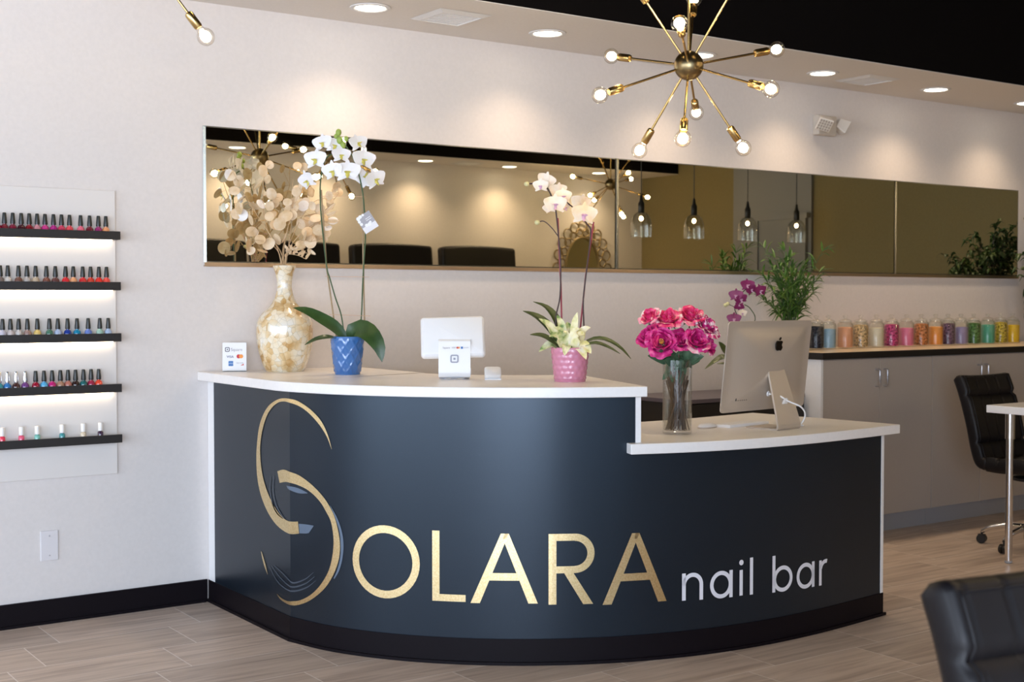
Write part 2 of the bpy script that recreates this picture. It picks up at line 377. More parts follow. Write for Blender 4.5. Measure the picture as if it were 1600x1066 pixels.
# ------------------------------------------------------------------ wall mirror
wm = thing('wall_mirror', (5.4, YW, 1.572), 'long frameless three panel mirror running along the back wall', 'mirror')
def mirror_panel(x0, x1):
    z0, z1 = 1.572, 2.198; y = YW
    t = MB().box(x0+.012, x1-.012, y-.008, y-.002, z0+.006, z1-.006).build('mirror_panel', m_mirror, wm, 0)
    e = MB()
    for a, b, c, d in ((x0, x0+.012, z0, z1), (x1-.012, x1, z0, z1)):
        e.add([(a, y-.004, c), (b, y-.0082, c), (b, y-.0082, d), (a, y-.004, d)] if a == x0 else [(a, y-.0082, c), (b, y-.004, c), (b, y-.004, d), (a, y-.0082, d)], [(0, 1, 2, 3)])
    e.add([(x0, y-.004, z1), (x1, y-.004, z1), (x1-.006, y-.0082, z1-.006), (x0+.006, y-.0082, z1-.006)], [(3, 2, 1, 0)])
    e.box(x0+.001, x1-.001, y-.0018, y, z0, z1)
    e.build('bevelled_edge', m_mirroredge, t, 0)
mirror_panel(2.297, 4.746)
mirror_panel(4.750, 7.166)
mirror_panel(7.170, 8.553)
ch = MB().box(2.297, 8.553, YW-.016, YW, 1.552, 1.558); ch.box(2.297, 8.553, YW-.016, YW-.012, 1.558, 1.571)
ch.build('bottom_channel', m_channel, wm, 0)['label'] = 'champagne metal channel'

# ------------------------------------------------------------------ emergency light, wall plate
t = thing('emergency_light', (6.45, YW, 2.51), 'white two headed emergency light on the upper back wall', 'emergency light')
MB().box(6.36, 6.53, YW-.055, YW, 2.445, 2.57).build('housing', mat('aged_white_plastic', (.58, .52, .45), .45), t, 0, .008)
for (x, ry, rx, lens) in ((6.355, -38, 38, 1), (6.575, 62, 30, 0)):
    M = Matrix.Translation((x, YW-(.10 if lens else .05), 2.515)) @ Matrix.Rotation(R_(ry), 4, 'Z') @ Matrix.Rotation(R_(rx), 4, 'X')
    h = MB().add([M @ Matrix.Rotation(R_(18 if lens else 0), 4, 'Y') @ Vector(p) for p in ((-.05,-.035,-.045),(.05,-.035,-.045),(.05,-.035,.045),(-.05,-.035,.045),(-.032,.035,-.03),(.032,.035,-.03),(.032,.035,.03),(-.032,.035,.03))],
                 [(0,1,2,3),(7,6,5,4),(0,4,5,1),(1,5,6,2),(2,6,7,3),(3,7,4,0)]).build('lamp_head', mat('lamp_head_plastic', (.68, .63, .57), .4), t, 0, .006)
    g = MB()
    for i in range(5):
        for j in range(4 if lens else 0): g.box(-.04+i*.0172, -.029+i*.0172, -.038, -.034, -.036+j*.019, -.023+j*.019, M @ Matrix.Rotation(R_(18 if lens else 0), 4, 'Y'))
    if lens: g.build('led_lens', mat('led_lens_grey', (.34, .30, .26), .3), h, 0)
t = thing('wall_plate', (1.588, YW, .27), 'white blank electrical cover plate low on the left wall', 'wall plate')
MB().box(1.55, 1.626, YW-.007, YW, .272, .402).build('plate', mat('ivory_plate', (.72, .69, .70), .4), t, 0, .003)
for z in (.295, .379): MB().lathe([(.0035, 0), (.003, .001)], 10, Matrix.Translation((1.588, YW-.007, z)) @ Matrix.Rotation(R_(90), 4, 'X')).build('screw', m_nickel, t)

# ------------------------------------------------------------------ reception counter
BODY = [(2.3127,4.8882),(2.3803,4.6597),(2.4925,4.4508),(2.6407,4.2649),(2.8173,4.1048),(3.0157,3.9727),(3.2303,3.8701),(3.4562,3.7971),(3.6896,3.7528),(3.927,3.7348),(4.1658,3.7389),(4.4037,3.7592),(4.6389,3.7875)]
cv = [Vector((p.x, p.y)) for p in spline([(x, y, 0) for x, y in BODY], 6)]
SL = [0.]
for a, b in zip(cv, cv[1:]): SL.append(SL[-1]+(b-a).length)
SEND = SL[-1]; SWALL = -(YW-.002-cv[0].y)
def plan(s, off=0.):
    """point on the counter face at arc length s, moved outwards by off"""
    if s <= 0: p = Vector((cv[0].x, cv[0].y-s)); t = Vector((0, -1))
    elif s >= SEND: t = (cv[-1]-cv[-2]).normalized(); p = cv[-1]+t*(s-SEND)
    else:
        i = max(k for k in range(len(SL)-1) if SL[k] <= s); u = (s-SL[i])/(SL[i+1]-SL[i]); p = cv[i].lerp(cv[i+1], u)
        ta = (cv[i+1]-cv[max(i-1, 0)]).normalized(); tb = (cv[min(i+2, len(cv)-1)]-cv[i]).normalized(); t = ta.lerp(tb, u).normalized()
    return p + Vector((t.y, -t.x))*off
def surf(s, z, off=.0025): p = plan(s, off); return Vector((p.x, p.y, z))
def srange(a, b, step=.035):
    n = max(1, int(math.ceil((b-a)/step))); r = [a+(b-a)*i/n for i in range(n+1)]
    if a < 0 < b: r = sorted(set(r+[0.]))
    return r
def wallband(mb, s0, s1, z0, z1, o0, o1):
    """curved panel between two offsets"""
    ss = srange(s0, s1); n = len(ss); vs = []
    for s in ss:
        a = plan(s, o0); b = plan(s, o1); vs += [(a.x,a.y,z0),(b.x,b.y,z0),(b.x,b.y,z1),(a.x,a.y,z1)]
    fs = []
    for i in range(n-1):
        for k in range(4): fs.append((i*4+k, i*4+(k+1) % 4, (i+1)*4+(k+1) % 4, (i+1)*4+k))
    fs += [(3, 2, 1, 0), tuple((n-1)*4+k for k in range(4))]
    return mb.add(vs, [f[::-1] for f in fs])
S_STEP, ZU, ZL, TH = 1.478, 1.068, .848, .040
ctr = thing('reception_counter', (3.0, 4.6, 0), 'curved two level dark navy reception counter with gold lettering and white tops', 'reception counter')
fp = MB(); wallband(fp, SWALL+.07, SEND, .10, ZL-TH, -.03, 0); wallband(fp, SWALL+.07, S_STEP, ZL-TH, ZU-TH, -.03, 0)
front = fp.build('front_panel', m_navy, ctr, 12)
kb = MB(); wallband(kb, SWALL, SEND+.02, 0, .10, -.03, .004); wallband(kb, SWALL, SEND+.03, 0, .012, .004, .014)
kb.build('kick_base', m_base, ctr, 12)
wt = MB(); wallband(wt, SWALL, SWALL+.07, .10, ZU-TH, -.03, .001); wt.build('wall_end_panel', m_white, ctr, 12).__setitem__('label', 'narrow white end strip against the wall')
ep = MB(); wallband(ep, SEND, SEND+.02, .10, ZL-TH, -.70, .002); ep.build('end_panel', m_white, ctr, 12)
sp = MB(); wallband(sp, S_STEP, S_STEP+.022, ZL, ZU-TH, -.70, .002); sp.build('step_panel', m_white, ctr, 12)
def slab(s0, s1, off_f, off_b, z0, z1, round_fold):
    fr_, bk = [], []
    for s in srange(s0, s1):
        fr_.append(plan(s, off_f)); q = plan(s, off_b)
        if s <= 0: q.y = YW-.002+(plan(.02, off_b).y+.004-(YW-.002))*(s-SWALL)/(0-SWALL)
        bk.append(q)
    if round_fold:      # the top rounds off the corner that the face below turns sharply
        for _ in range(6):
            fr_ = [fr_[0]]+[(fr_[i-1]+fr_[i]*2+fr_[i+1])/4 for i in range(1, len(fr_)-1)]+[fr_[-1]]
    n = len(fr_); vs = []
    for a, b in zip(fr_, bk): vs += [(a.x,a.y,z0),(b.x,b.y,z0),(b.x,b.y,z1),(a.x,a.y,z1)]
    fs = []
    for i in range(n-1):
        for k in range(4): fs.append((i*4+k, i*4+(k+1) % 4, (i+1)*4+(k+1) % 4, (i+1)*4+k))
    fs += [(3, 2, 1, 0), tuple((n-1)*4+k for k in range(4))]
    return MB().add(vs, fs)
slab(SWALL, S_STEP+.03, .05, -.76, ZU-TH, ZU, True).build('upper_top', m_top, ctr, 30, .003)
slab(S_STEP-.035, SEND+.07, .05, -.76, ZL-TH, ZL, False).build('lower_top', m_top, ctr, 30, .003)

# lettering and emblem, applied to the front panel
def strip(A, B, n=48, cross=4, off=.0025):
    """ribbon between two outlines given in (s,z) on the counter face"""
    def res(P):
        d = [0.]
        for a, b in zip(P, P[1:]): d.append(d[-1]+math.hypot(b[0]-a[0], b[1]-a[1]))
        out = []
        for i in range(n+1):
            q = d[-1]*i/n; k = max(j for j in range(len(d)-1) if d[j] <= q+1e-12); u = (q-d[k])/max(1e-9, d[k+1]-d[k])
            out.append((P[k][0]+(P[k+1][0]-P[k][0])*u, P[k][1]+(P[k+1][1]-P[k][1])*u))
        return out
    a, b = res(A), res(B); mb = MB(); f = []
    g = [surf(a[i][0]+(b[i][0]-a[i][0])*j/cross, a[i][1]+(b[i][1]-a[i][1])*j/cross, off) for i in range(n+1) for j in range(cross+1)]; w = cross+1
    for i in range(n):
        for j in range(cross): f.append((i*w+j, (i+1)*w+j, (i+1)*w+j+1, i*w+j+1))
    return mb.add(g, f)
def px_s(P):
    """photo outline -> (s,z) on the counter face"""
    out = []
    F2 = [(s, plan(s)) for s in srange(SWALL, SEND, .02)]
    for px, py in P:
        r = ray(px, py); best = None
        for (sa, a), (sb, b) in zip(F2, F2[1:]):
            e = b-a; det = -r.x*e.y+e.x*r.y
            if abs(det) < 1e-12: continue
            t = (-a.x*e.y+e.x*a.y)/det; u = (r.x*a.y-r.y*a.x)/det
            if -1e-4 <= u <= 1.0001 and t > 0 and (best is None or t < best[0]): best = (t, sa+(sb-sa)*u, CAMH+r.z*t)
        out.append(best[1:])
    return out
def zm(P): return [(380+x/2.806, 600+y/2.806) for x, y in P]
def smooth2(P, n=6): return [(p.x, p.y) for p in spline([(a, b, 0) for a, b in P], n)]
def emblem(name, A, B, m, off=.0025):
    a = smooth2(px_s(zm(A))); b = smooth2(px_s(zm(B)))
    return strip(a, b, 90, 4, off).build(name, m, front, 30)
emblem('emblem_upper_swoosh', [(390,287),(375,230),(345,165),(300,115),(250,80),(215,67),(180,63),(150,70),(115,95),(90,135),(72,190),(63,260),(60,320),(63,400),(75,470),(95,530),(120,580),(150,620),(185,648),(217,659),(247,656)],
       [(389,286),(370,235),(340,185),(300,138),(260,105),(215,85),(180,77),(150,85),(120,115),(100,155),(85,210),(77,270),(78,330),(85,390),(97,440),(115,490),(140,540),(165,575),(190,597),(217,604),(242,603)], m_gold)
emblem('emblem_lower_swoosh', [(152,383),(180,376),(217,389),(255,406),(300,440),(340,480),(370,520),(397,570),(415,630),(425,690),(424,750),(412,800),(390,850),(360,895),(320,932),(280,957),(240,970),(217,971),(190,962),(165,944),(150,922)],
       [(162,434),(190,430),(217,436),(245,445),(280,462),(315,490),(345,525),(365,560),(385,600),(395,650),(398,700),(392,760),(378,815),(355,860),(325,900),(290,930),(250,949),(217,953),(190,950),(166,936),(151,921)], m_gold)
emblem('emblem_tip', [(80,735),(86,765),(95,800),(109,836)], [(83,735),(92,765),(102,800),(110,835)], m_gold)
emblem('emblem_shadow', [(245,613),(280,616),(312,622)], [(249,655),(275,656),(290,654)], m_shade)
emblem('emblem_shadow', [(385,535),(415,590),(435,650),(442,710),(436,770),(422,820),(402,855)], [(382,533),(406,590),(424,650),(429,710),(427,760),(414,815),(398,852)], m_shade)
emblem('emblem_shadow', [(192,446),(225,452),(255,462),(285,478)], [(197,458),(222,472),(250,480),(284,480)], m_shade)
for k, (dx, dy) in enumerate(((0, 0), (18, -18), (36, -36))):
    emblem('emblem_arc', [(118+dx*.5,800+dy*.2),(150+dx*.6,860+dy),(185+dx*.5,893+dy),(225,905+dy),(280-dx*.2,890+dy),(320-dx*.3,862+dy)], [(117+dx*.5,803+dy*.2),(149+dx*.6,864+dy),(184+dx*.5,898+dy),(225,912+dy),(281-dx*.2,895+dy),(321-dx*.3,864+dy)], m_shade2)
for dx in (0, 14):
    emblem('emblem_arc', [(122+dx,405),(118+dx,470),(130+dx,530),(150+dx,570),(175+dx*.5,592)], [(124+dx,405),(122+dx,470),(134+dx,528),(154+dx,567),(177+dx*.5,590)], m_shade2)

def strokes(name, S, m):
    """one letter from bars (two points and width) and arcs, in (s,z)"""
    mb = MB()
    for st in S:
        if st[0] == 'q': q = st[1]; k = strip([q[0], q[1]], [q[3], q[2]], 12, 2)
        elif st[0] == 'arc':
            _, cx, cz, rx, rz, a0, a1, w = st; N = 40; A = []; B = []
            for i in range(N+1):
                a = R_(a0+(a1-a0)*i/N); A.append((cx+rx*math.cos(a), cz+rz*math.sin(a))); B.append((cx+(rx-w)*math.cos(a), cz+(rz-w)*math.sin(a)))
            k = strip(A, B, N, 2)
        mb.add(k.v, k.f)
    return mb.build(name, m, front, 0)
def bar(x0, x1, z0, z1): return ('q', [(x0, z0), (x0, z1), (x1, z1), (x1, z0)])
strokes('gold_letter', [('arc', .4925, .3790, .1455, .143, 0, 360, .030)], m_gold)
strokes('gold_letter', [bar(.688, .717, .240, .512), bar(.717, .819, .240, .267)], m_gold)
def letterA(l, r, ap, zb, zt, wf):
    m_ = (zt-zb); cl = lambda z: l+(ap-l)*(z-zb)/m_; cr = lambda z: r+(ap-r)*(z-zb)/m_
    zc0, zc1 = zb+.088, zb+.117
    return [('q', [(l, zb), (ap-wf*.42, zt), (ap+wf*.42, zt), (l+wf, zb)]), ('q', [(r-wf, zb), (ap-wf*.42, zt), (ap+wf*.42, zt), (r, zb)]),
            ('q', [(cl(zc0)+wf*.6, zc0), (cl(zc1)+wf*.6, zc1), (cr(zc1)-wf*.6, zc1), (cr(zc0)-wf*.6, zc0)])]
strokes('gold_letter', letterA(.838, 1.096, .970, .237, .506, .036), m_gold)
strokes('gold_letter', [bar(1.137, 1.167, .232, .504), bar(1.167, 1.238, .477, .504), bar(1.167, 1.238, .352, .379),
        ('arc', 1.238, .428, .077, .076, -90, 90, .028), ('q', [(1.196, .354), (1.232, .354), (1.310, .231), (1.271, .231)])], m_gold)
strokes('gold_letter', letterA(1.347, 1.610, 1.480, .225, .498, .036), m_gold)
W = .0165
strokes('white_letter', [bar(1.677, 1.677+W, .220, .327), ('arc', 1.7245, .279, .0475, .048, 0, 180, W), bar(1.772-W, 1.772, .217, .279)], m_letter)
strokes('white_letter', [('arc', 1.857, .268, .053, .055, 0, 360, W), bar(1.913-W, 1.913, .213, .322)], m_letter)
strokes('white_letter', [bar(1.947, 1.947+W, .214, .317), ('arc', 1.956, .347, .011, .011, 0, 360, .0105)], m_letter)
strokes('white_letter', [bar(2.000, 2.000+W, .212, .362)], m_letter)
strokes('white_letter', [bar(2.121, 2.121+W, .206, .356), ('arc', 2.181, .257, .056, .054, 0, 360, W)], m_letter)
strokes('white_letter', [('arc', 2.317, .252, .055, .054, 0, 360, W), bar(2.374-W, 2.374, .199, .306)], m_letter)
strokes('white_letter', [bar(2.404, 2.404+W, .198, .304), ('arc', 2.448, .262, .042, .044, 75, 170, W)], m_letter)

# ------------------------------------------------------------------ nail polish wall rack
rack = thing('polish_rack', (1.3, YW, .628), 'white wall board with five black ledges of nail polish, on the left wall', 'wall rack')
MB().box(.55, 1.885, YW-.015, YW-.001, .628, 1.878).build('backboard', mat('white_board', (.74, .70, .67), .4), rack, 0, .002)
LEDGE = (1.697, 1.476, 1.252, 1.030, .808)
for i, z in enumerate(LEDGE):
    L = MB().box(.53, 1.886, YW-.080, YW-.0725, z-.036, z); L.box(.53, 1.886, YW-.0725, YW-.0152, z-.036, z-.030)
    L.box(1.879, 1.886, YW-.0725, YW-.0152, z-.030, z-.012)
    lg = L.build('ledge', m_blackplastic, rack, 0, .0012)
    if i < 4:
        MB().box(.56, 1.865, YW-.034, YW-.022, z-.0395, z-.0365).build('led_strip', m_led, lg, 0)
def polish_proto(name, loc, capm, body, white=False):
    t = thing(name, loc, 'x', 'nail polish', 'nail polish bottles on the wall rack'); o = Vector(loc); T = Matrix.Translation(o)
    if not white:
        MB().lathe([(.0115, 0), (.0150, .003), (.0162, .012), (.0162, .030), (.0150, .040), (.0105, .046), (.0070, .048), (.0070, .052)], 18, T).build('bottle', body, t)
        MB().lathe([(.0098, .0505), (.0104, .053), (.0100, .064), (.0086, .080), (.0074, .094), (.0066, .0965), (.002, .097)], 16, T).build('cap', capm, t)
    else:
        MB().lathe([(.0110, 0), (.0124, .002), (.0124, .042), (.0105, .045), (.0070, .046), (.0070, .049)], 16, T).build('bottle', body, t)
        MB().lathe([(.0100, .048), (.0104, .050), (.0104, .081), (.0096, .0835), (.002, .0838)], 16, T).build('cap', capm, t)
    return t
m_cap = mottle(mat('ribbed_black_cap', rough=.35), 60, [(.3, (.012, .013, .012)), (.7, (.022, .024, .021))], stretch=(1, 1, .05))
m_silver = mat('silver_cap', (.86, .86, .88), .18, 1.); m_capwhite = mat('white_cap', (.86, .83, .80), .4)
COL = dict(dark_red=(.16,.005,.02), crimson=(.30,.006,.03), deep_maroon=(.05,.004,.012), wine_red=(.20,.01,.035), dusty_pink=(.55,.22,.25), hot_pink=(.58,.03,.22), magenta=(.42,.015,.20),
    rose_red=(.60,.04,.10), coral_red=(.75,.07,.09), coral_pink=(.75,.13,.20), ruby=(.22,.004,.012), plum=(.30,.02,.13), peach=(.80,.33,.15), taupe=(.20,.15,.13), pearl_white=(.62,.56,.50), cocoa_brown=(.16,.07,.05),
    silver_beige=(.48,.42,.38), sand=(.52,.40,.28), chestnut=(.20,.07,.05), umber=(.13,.05,.045), bright_red=(.70,.02,.03), apricot=(.78,.36,.17), scarlet=(.62,.015,.02), tomato=(.62,.04,.02), poppy_red=(.72,.03,.02), coral=(.80,.07,.05),
    lavender_grey=(.48,.46,.55), shell_pink=(.58,.50,.48), oyster=(.58,.53,.50), mauve_brown=(.34,.22,.19), gold=(.70,.50,.16), forest_green=(.05,.16,.11), ice_blue=(.40,.48,.66), cobalt=(.01,.04,.28), teal_blue=(.01,.22,.38),
    cornflower=(.12,.20,.55), mint=(.34,.52,.42), powder_blue=(.38,.48,.66), azure=(.03,.18,.46), espresso=(.06,.02,.02), purple=(.17,.05,.22), sky_blue=(.09,.40,.68), fuchsia=(.58,.01,.18), tan=(.40,.22,.14), terracotta=(.45,.16,.12),
    black_brown=(.03,.012,.012), dark_teal=(.01,.12,.13), burgundy=(.32,.01,.05), orange_red=(.80,.07,.03), neon_red=(.80,.05,.10), neon_pink=(.80,.10,.20), seafoam=(.20,.52,.44), teal=(.05,.28,.30), clear_cream=(.72,.60,.44), black_purple=(.05,.02,.05))
def pol(cn): return mat('polish_'+cn, COL[cn], .14, coat=.6)
rows = [(0, [(-22,'crimson'),(68,'dark_red'),(172,'wine_red'),(278,'deep_maroon'),(378,'ruby'),(476,'dusty_pink'),(574,'hot_pink'),(680,'magenta'),(780,'rose_red'),(880,'coral_red'),(1018,'coral_pink'),(1130,'dark_red'),(1240,'plum'),(1333,'peach')]),
        (1, [(8,'taupe'),(102,'pearl_white'),(236,'cocoa_brown'),(342,'silver_beige'),(450,'sand'),(584,'chestnut'),(696,'umber'),(824,'bright_red'),(920,'apricot'),(1038,'scarlet'),(1136,'tomato'),(1240,'poppy_red'),(1335,'coral')]),
        (2, [(28,'lavender_grey'),(128,'shell_pink'),(230,'oyster'),(340,'mauve_brown'),(464,'gold'),(615,'forest_green'),(720,'ice_blue'),(842,'cobalt'),(960,'teal_blue'),(1100,'cornflower'),(1245,'mint'),(1350,'powder_blue')]),
        (3, [(-20,'teal'),(80,'azure'),(190,'espresso'),(303,'purple'),(435,'crimson'),(540,'sky_blue'),(642,'fuchsia'),(745,'tan'),(840,'terracotta'),(935,'black_brown'),(1035,'dark_teal'),(1130,'burgundy'),(1225,'orange_red')]),
        (4, [(8,'neon_red'),(248,'neon_pink'),(447,'seafoam'),(760,'teal'),(1025,'clear_cream'),(1240,'black_purple')])]
NAMES = ['top', 'second', 'third', 'fourth', 'bottom']
ORD = ['first', 'second', 'third', 'fourth', 'fifth', 'sixth', 'seventh', 'eighth', 'ninth', 'tenth', 'eleventh', 'twelfth', 'thirteenth', 'fourteenth']
protos = {}
for r, lst in rows:
    n = len(lst)
    for i, (zx, cn) in enumerate(lst):
        p = at_y(zx/8, 478, YW-.045); z = LEDGE[r]-.0298
        style = 'white' if r == 4 else ('silver' if r == 3 and 80 <= zx <= 303 or (r == 3 and zx < 0) else 'black')
        lab = f"{cn.replace('_', ' ')} nail polish with {style} cap, {ORD[n-1-i]} from the right on the {NAMES[r]} ledge"
        if style not in protos:
            b = polish_proto('nail_polish', (p.x, YW-.045, z), {'black': m_cap, 'silver': m_silver, 'white': m_capwhite}[style], pol(cn), style == 'white')
            b['label'] = lab; protos[style] = b
        else: dup(protos[style], (p.x, YW-.045, z), 0, lab, {'bottle': pol(cn)})

# ------------------------------------------------------------------ petals, leaves and flowers
def leaf_strip(mb, pts, w, up=None, fold=.25, n=10, th=.0016, wprof=None):
    """a leaf blade along a curve of points"""
    P = spline(pts, 6) if len(pts) > 2 else [Vector(pts[0]).lerp(Vector(pts[1]), i/8) for i in range(9)]
    up = Vector(up or (0, 0, 1)); m = len(P)-1
    wp = wprof or (lambda u: math.sin(math.pi*min(1, u**.8*.94+.06))**.75)
    def fn(u, v):
        x = u*m; i = min(int(x), m-1); p = P[i].lerp(P[i+1], x-i); t = (P[min(i+1, m)]-P[max(i-1, 0)]).normalized()
        s = t.cross(up); s = s.normalized() if s.length > 1e-4 else Vector((1, 0, 0)); nn = s.cross(t).normalized()
        q = (v-.5)*2; return p + s*(q*w*.5*max(.02, wp(u))) + nn*(fold*w*.5*abs(q)*wp(u)), nn
    return mb.slabgrid(fn, n, 4, th)
def petal(mb, M, L, W, cup, tw=0., th=.0008, nu=6, nv=6, tip=.5):
    def fn(u, v):
        a = (v-.5)*2; wd = W*.5*(math.sin(math.pi*(.10+.86*u**tip))**.8)
        p = Vector((a*wd, u*L, cup*(u*u)*L - cup*.8*a*a*wd + tw*a*u*L*.3))
        return M @ p, (M.to_3x3() @ Vector((0, 0, 1)))
    return mb.slabgrid(fn, nu, nv, th)
def orchid_flower(parent, c, face, size, mp, ml, roll=0., name='flower', sep=None):
    """moth orchid: two broad petals, three sepals, a lip"""
    size *= 1.28
    M = Matrix.Translation(Vector(c)) @ frame(face, Vector((0, 0, 1)).cross(Vector(face)) if abs(Vector(face).normalized().z) < .9 else None) @ Matrix.Rotation(R_(roll), 4, 'Z')
    mb = MB()
    for a, L, W in ((0, .95, .62), (128, .90, .55), (-128, .90, .55)): petal(mb, M @ Matrix.Rotation(R_(a), 4, 'Z') @ Matrix.Translation((0, .04*size, -.05*size)), L*size, W*size, -.12)
    for a in (68, -68): petal(mb, M @ Matrix.Rotation(R_(a), 4, 'Z') @ Matrix.Translation((0, .03*size, .02*size)), 1.02*size, 1.22*size, .10, tip=.62)
    f = mb.build(name, mp, parent, 60)
    lb = MB(); petal(lb, M @ Matrix.Rotation(R_(180), 4, 'Z') @ Matrix.Translation((0, .02*size, .06*size)), .46*size, .34*size, .55)
    for s in (-1, 1): petal(lb, M @ Matrix.Rotation(R_(90*s+180), 4, 'Z') @ Matrix.Translation((0, .02*size, .08*size)), .22*size, .22*size, 1.1)
    lb.ball(M @ Vector((0, .02*size, .12*size)), .07*size, 8, 6); lb.build('lip', ml, f, 60)
    return f
def pot(parent, c, rb, rt, h, m, pattern):
    seg = 96; rows_ = 34; mb = MB()
    def disp(a, z):
        if pattern == 'diamond':
            u = a/(2*math.pi)*10; v = z/h*2.6; return -.0035*max(0, 1-min(abs(((u+v) % 1)-.5), abs(((u-v) % 1)-.5))*7)*-1
        cw = 2*math.pi/16; rr = .022; r_ = int(z/rr); u = (a/cw+.5*(r_ % 2)) % 1; v = (z/rr) % 1
        return .0024*max(0, 1-((u-.5)**2+(v-.5)**2)*4.2)
    prof = []
    vs = []
    for i in range(rows_+1):
        z = h*i/rows_; r = rb+(rt-rb)*z/h
        for k in range(seg):
            a = 2*math.pi*k/seg; d = disp(a, z) if .06 < z/h < .93 else 0
            vs.append(Vector(c)+Vector(((r+d)*math.cos(a), (r+d)*math.sin(a), z)))
    fs = [(i*seg+k, i*seg+(k+1) % seg, (i+1)*seg+(k+1) % seg, (i+1)*seg+k) for i in range(rows_) for k in range(seg)]
    fs.append(tuple(range(seg-1, -1, -1))); mb.add(vs, fs)
    mb.lathe([(rt, h), (rt-.004, h+.001), (rt-.006, h-.01), (rt-.009, h-.025)], seg, Matrix.Translation(Vector(c)), False, False)
    o = mb.build('pot', m, parent, 50)
    MB().lathe([(.001, h-.016), (rt-.0075, h-.018)], 32, Matrix.Translation(Vector(c)), False, False).build('potting_bark', m_soil, parent)
    return o

# ------------------------------------------------------------------ white orchid in blue pot
m_blue = mat('blue_glaze', (.045, .155, .42), .12, coat=.6)
P0 = at_z(543, 585, ZU); bD = (P0-Vector((0, 0, CAMH))).dot(cF)
wo = thing('potted_orchid', P0, 'tall white orchid in a blue textured pot on the upper counter', 'potted orchid')
pot(wo, P0, .056, .0745, .168, m_blue, 'diamond')
def B(px, py, dd=0.): return at(px, py, bD+dd)
base = P0+Vector((0, 0, .155))
mb = MB(); leaf_strip(mb, [base+cR*-.005, B(525,512,-.01), B(505,499,-.02), B(480,486,-.03), B(458,481,-.03)], .056, fold=.12, up=-cF+Vector((0,0,.55))); mb.build('leaf', m_leafdark, wo, 60)
mb = MB(); leaf_strip(mb, [base+cR*.01, B(556,514,-.03), B(575,519,-.075), B(592,541,-.09), B(597,566,-.09)], .088, fold=.12, up=-cF+Vector((0,0,.5))); mb.build('leaf', m_leafdark, wo, 60)
mb = MB(); leaf_strip(mb, [base+cR*-.02, B(515,527,-.07), B(495,530,-.09), B(476,539,-.10)], .040, fold=.2, up=-cF*.5+Vector((0,0,1))); mb.build('leaf', m_leafdark, wo, 60)
st1 = [B(537,530), B(537,520), B(533,492), B(524,465), B(515,434), B(511,420), B(505,370), B(501,326), B(500.5,288), B(504,262,-.005), B(510,247,-.01), B(520,240,-.015), B(530,236,-.015)]
mb = MB().tube(spline(st1, 5), .0032, 8); mb.build('flower_stem', m_stem, wo)
st2 = [B(560,530,.03), B(563,512,.03), B(565,488,.03), B(566.6,447,.03), B(569,402,.03), B(571,365,.03), B(568,312,.02), B(563,282,.01), B(556,258,0), B(549,241,-.01), B(539,226,-.02), B(532,214,-.02)]
MB().tube(spline(st2, 5), .0032, 8).build('flower_stem', m_stem, wo)
MB().tube([B(526,530,.01), B(510,416,.006), B(502,297,.004)], .0037, 8).build('stake', m_bamboo, wo)
MB().tube([B(570,530,.035), B(567.5,402,.034), B(566.5,300,.03)], .0037, 8).build('stake', m_bamboo, wo)
w = MB()
for a, b in (((508,432),(577,433)), ((514,491.5),(579,494)), ((498,306.5),(572,307.5))): MB().tube([B(*a, 0), B(*b, .03)], .0011, 6).build('tie_wire', m_wire, wo)
for px, py, r in ((529,207,5), (531,219,5.5), (536,227,5), (541,217,4), (525,213,3.5)):
    MB().ball(B(px, py, -.02), r*.00264, 10, 8, (1, 1, 1.25)).build('bud', m_bud, wo, 180)
toC = -cF
for k, (px, py, r, fx, fz, roll, dd) in enumerate([(504,224,14,-.3,.1,10,-.02), (493,250,16.5,-.35,.1,0,-.03), (480,283,15,-.8,-.5,15,-.03), (524,228,14,-.1,.1,-15,-.01), (533,243,13,.4,0,0,-.035),
        (520,268,15,-.3,-.2,8,-.045), (543,269,17.5,.1,.0,0,-.05), (560,224,14,.6,.3,12,0), (568,250,16.5,.5,0,-5,.01), (572,277,15,-.1,-.2,160,.03), (587,281,15.5,.7,-.1,20,.0)]):
    orchid_flower(wo, B(px, py, dd), toC+cR*fx+Vector((0, 0, fz)), r*.00264, m_white_petal, m_lip_yellow, roll)
tg = MB(); TC = B(574, 347.5, .005); Mt = Matrix.Translation(TC) @ frame(toC, cR) @ Matrix.Rotation(R_(33), 4, 'Z')
tg.box(-.034, .034, -.041, .041, -.001, .001, Mt); tgo = tg.build('plant_tag', mat('tag_card', (.70, .69, .72), .5), wo, 0); tgo['label'] = 'grey and white care tag'
tb = MB().box(-.034, .034, -.012, .041, .0011, .0016, Mt); tb.build('tag_print', mat('tag_print_grey', (.34, .33, .36), .5), tgo, 0)
tw = MB()
for x, y, r in ((-.026,.034,.009),(-.014,.037,.008),(-.029,.02,.007),(0,.038,.006),(-.027,.006,.007),(-.010,-.010,.008),(.004,-.012,.009),(.012,-.006,.006)): tw.lathe([(r, .0017), (r*.8, .002)], 10, Mt @ Matrix.Translation((x, y, 0)), False, True)
for y in (.016, .008): tw.box(.0, .026, y-.0012, y+.0012, .0017, .002, Mt)
tw.build('tag_flower_print', mat('tag_white', (.78, .78, .80), .5), tgo, 0)

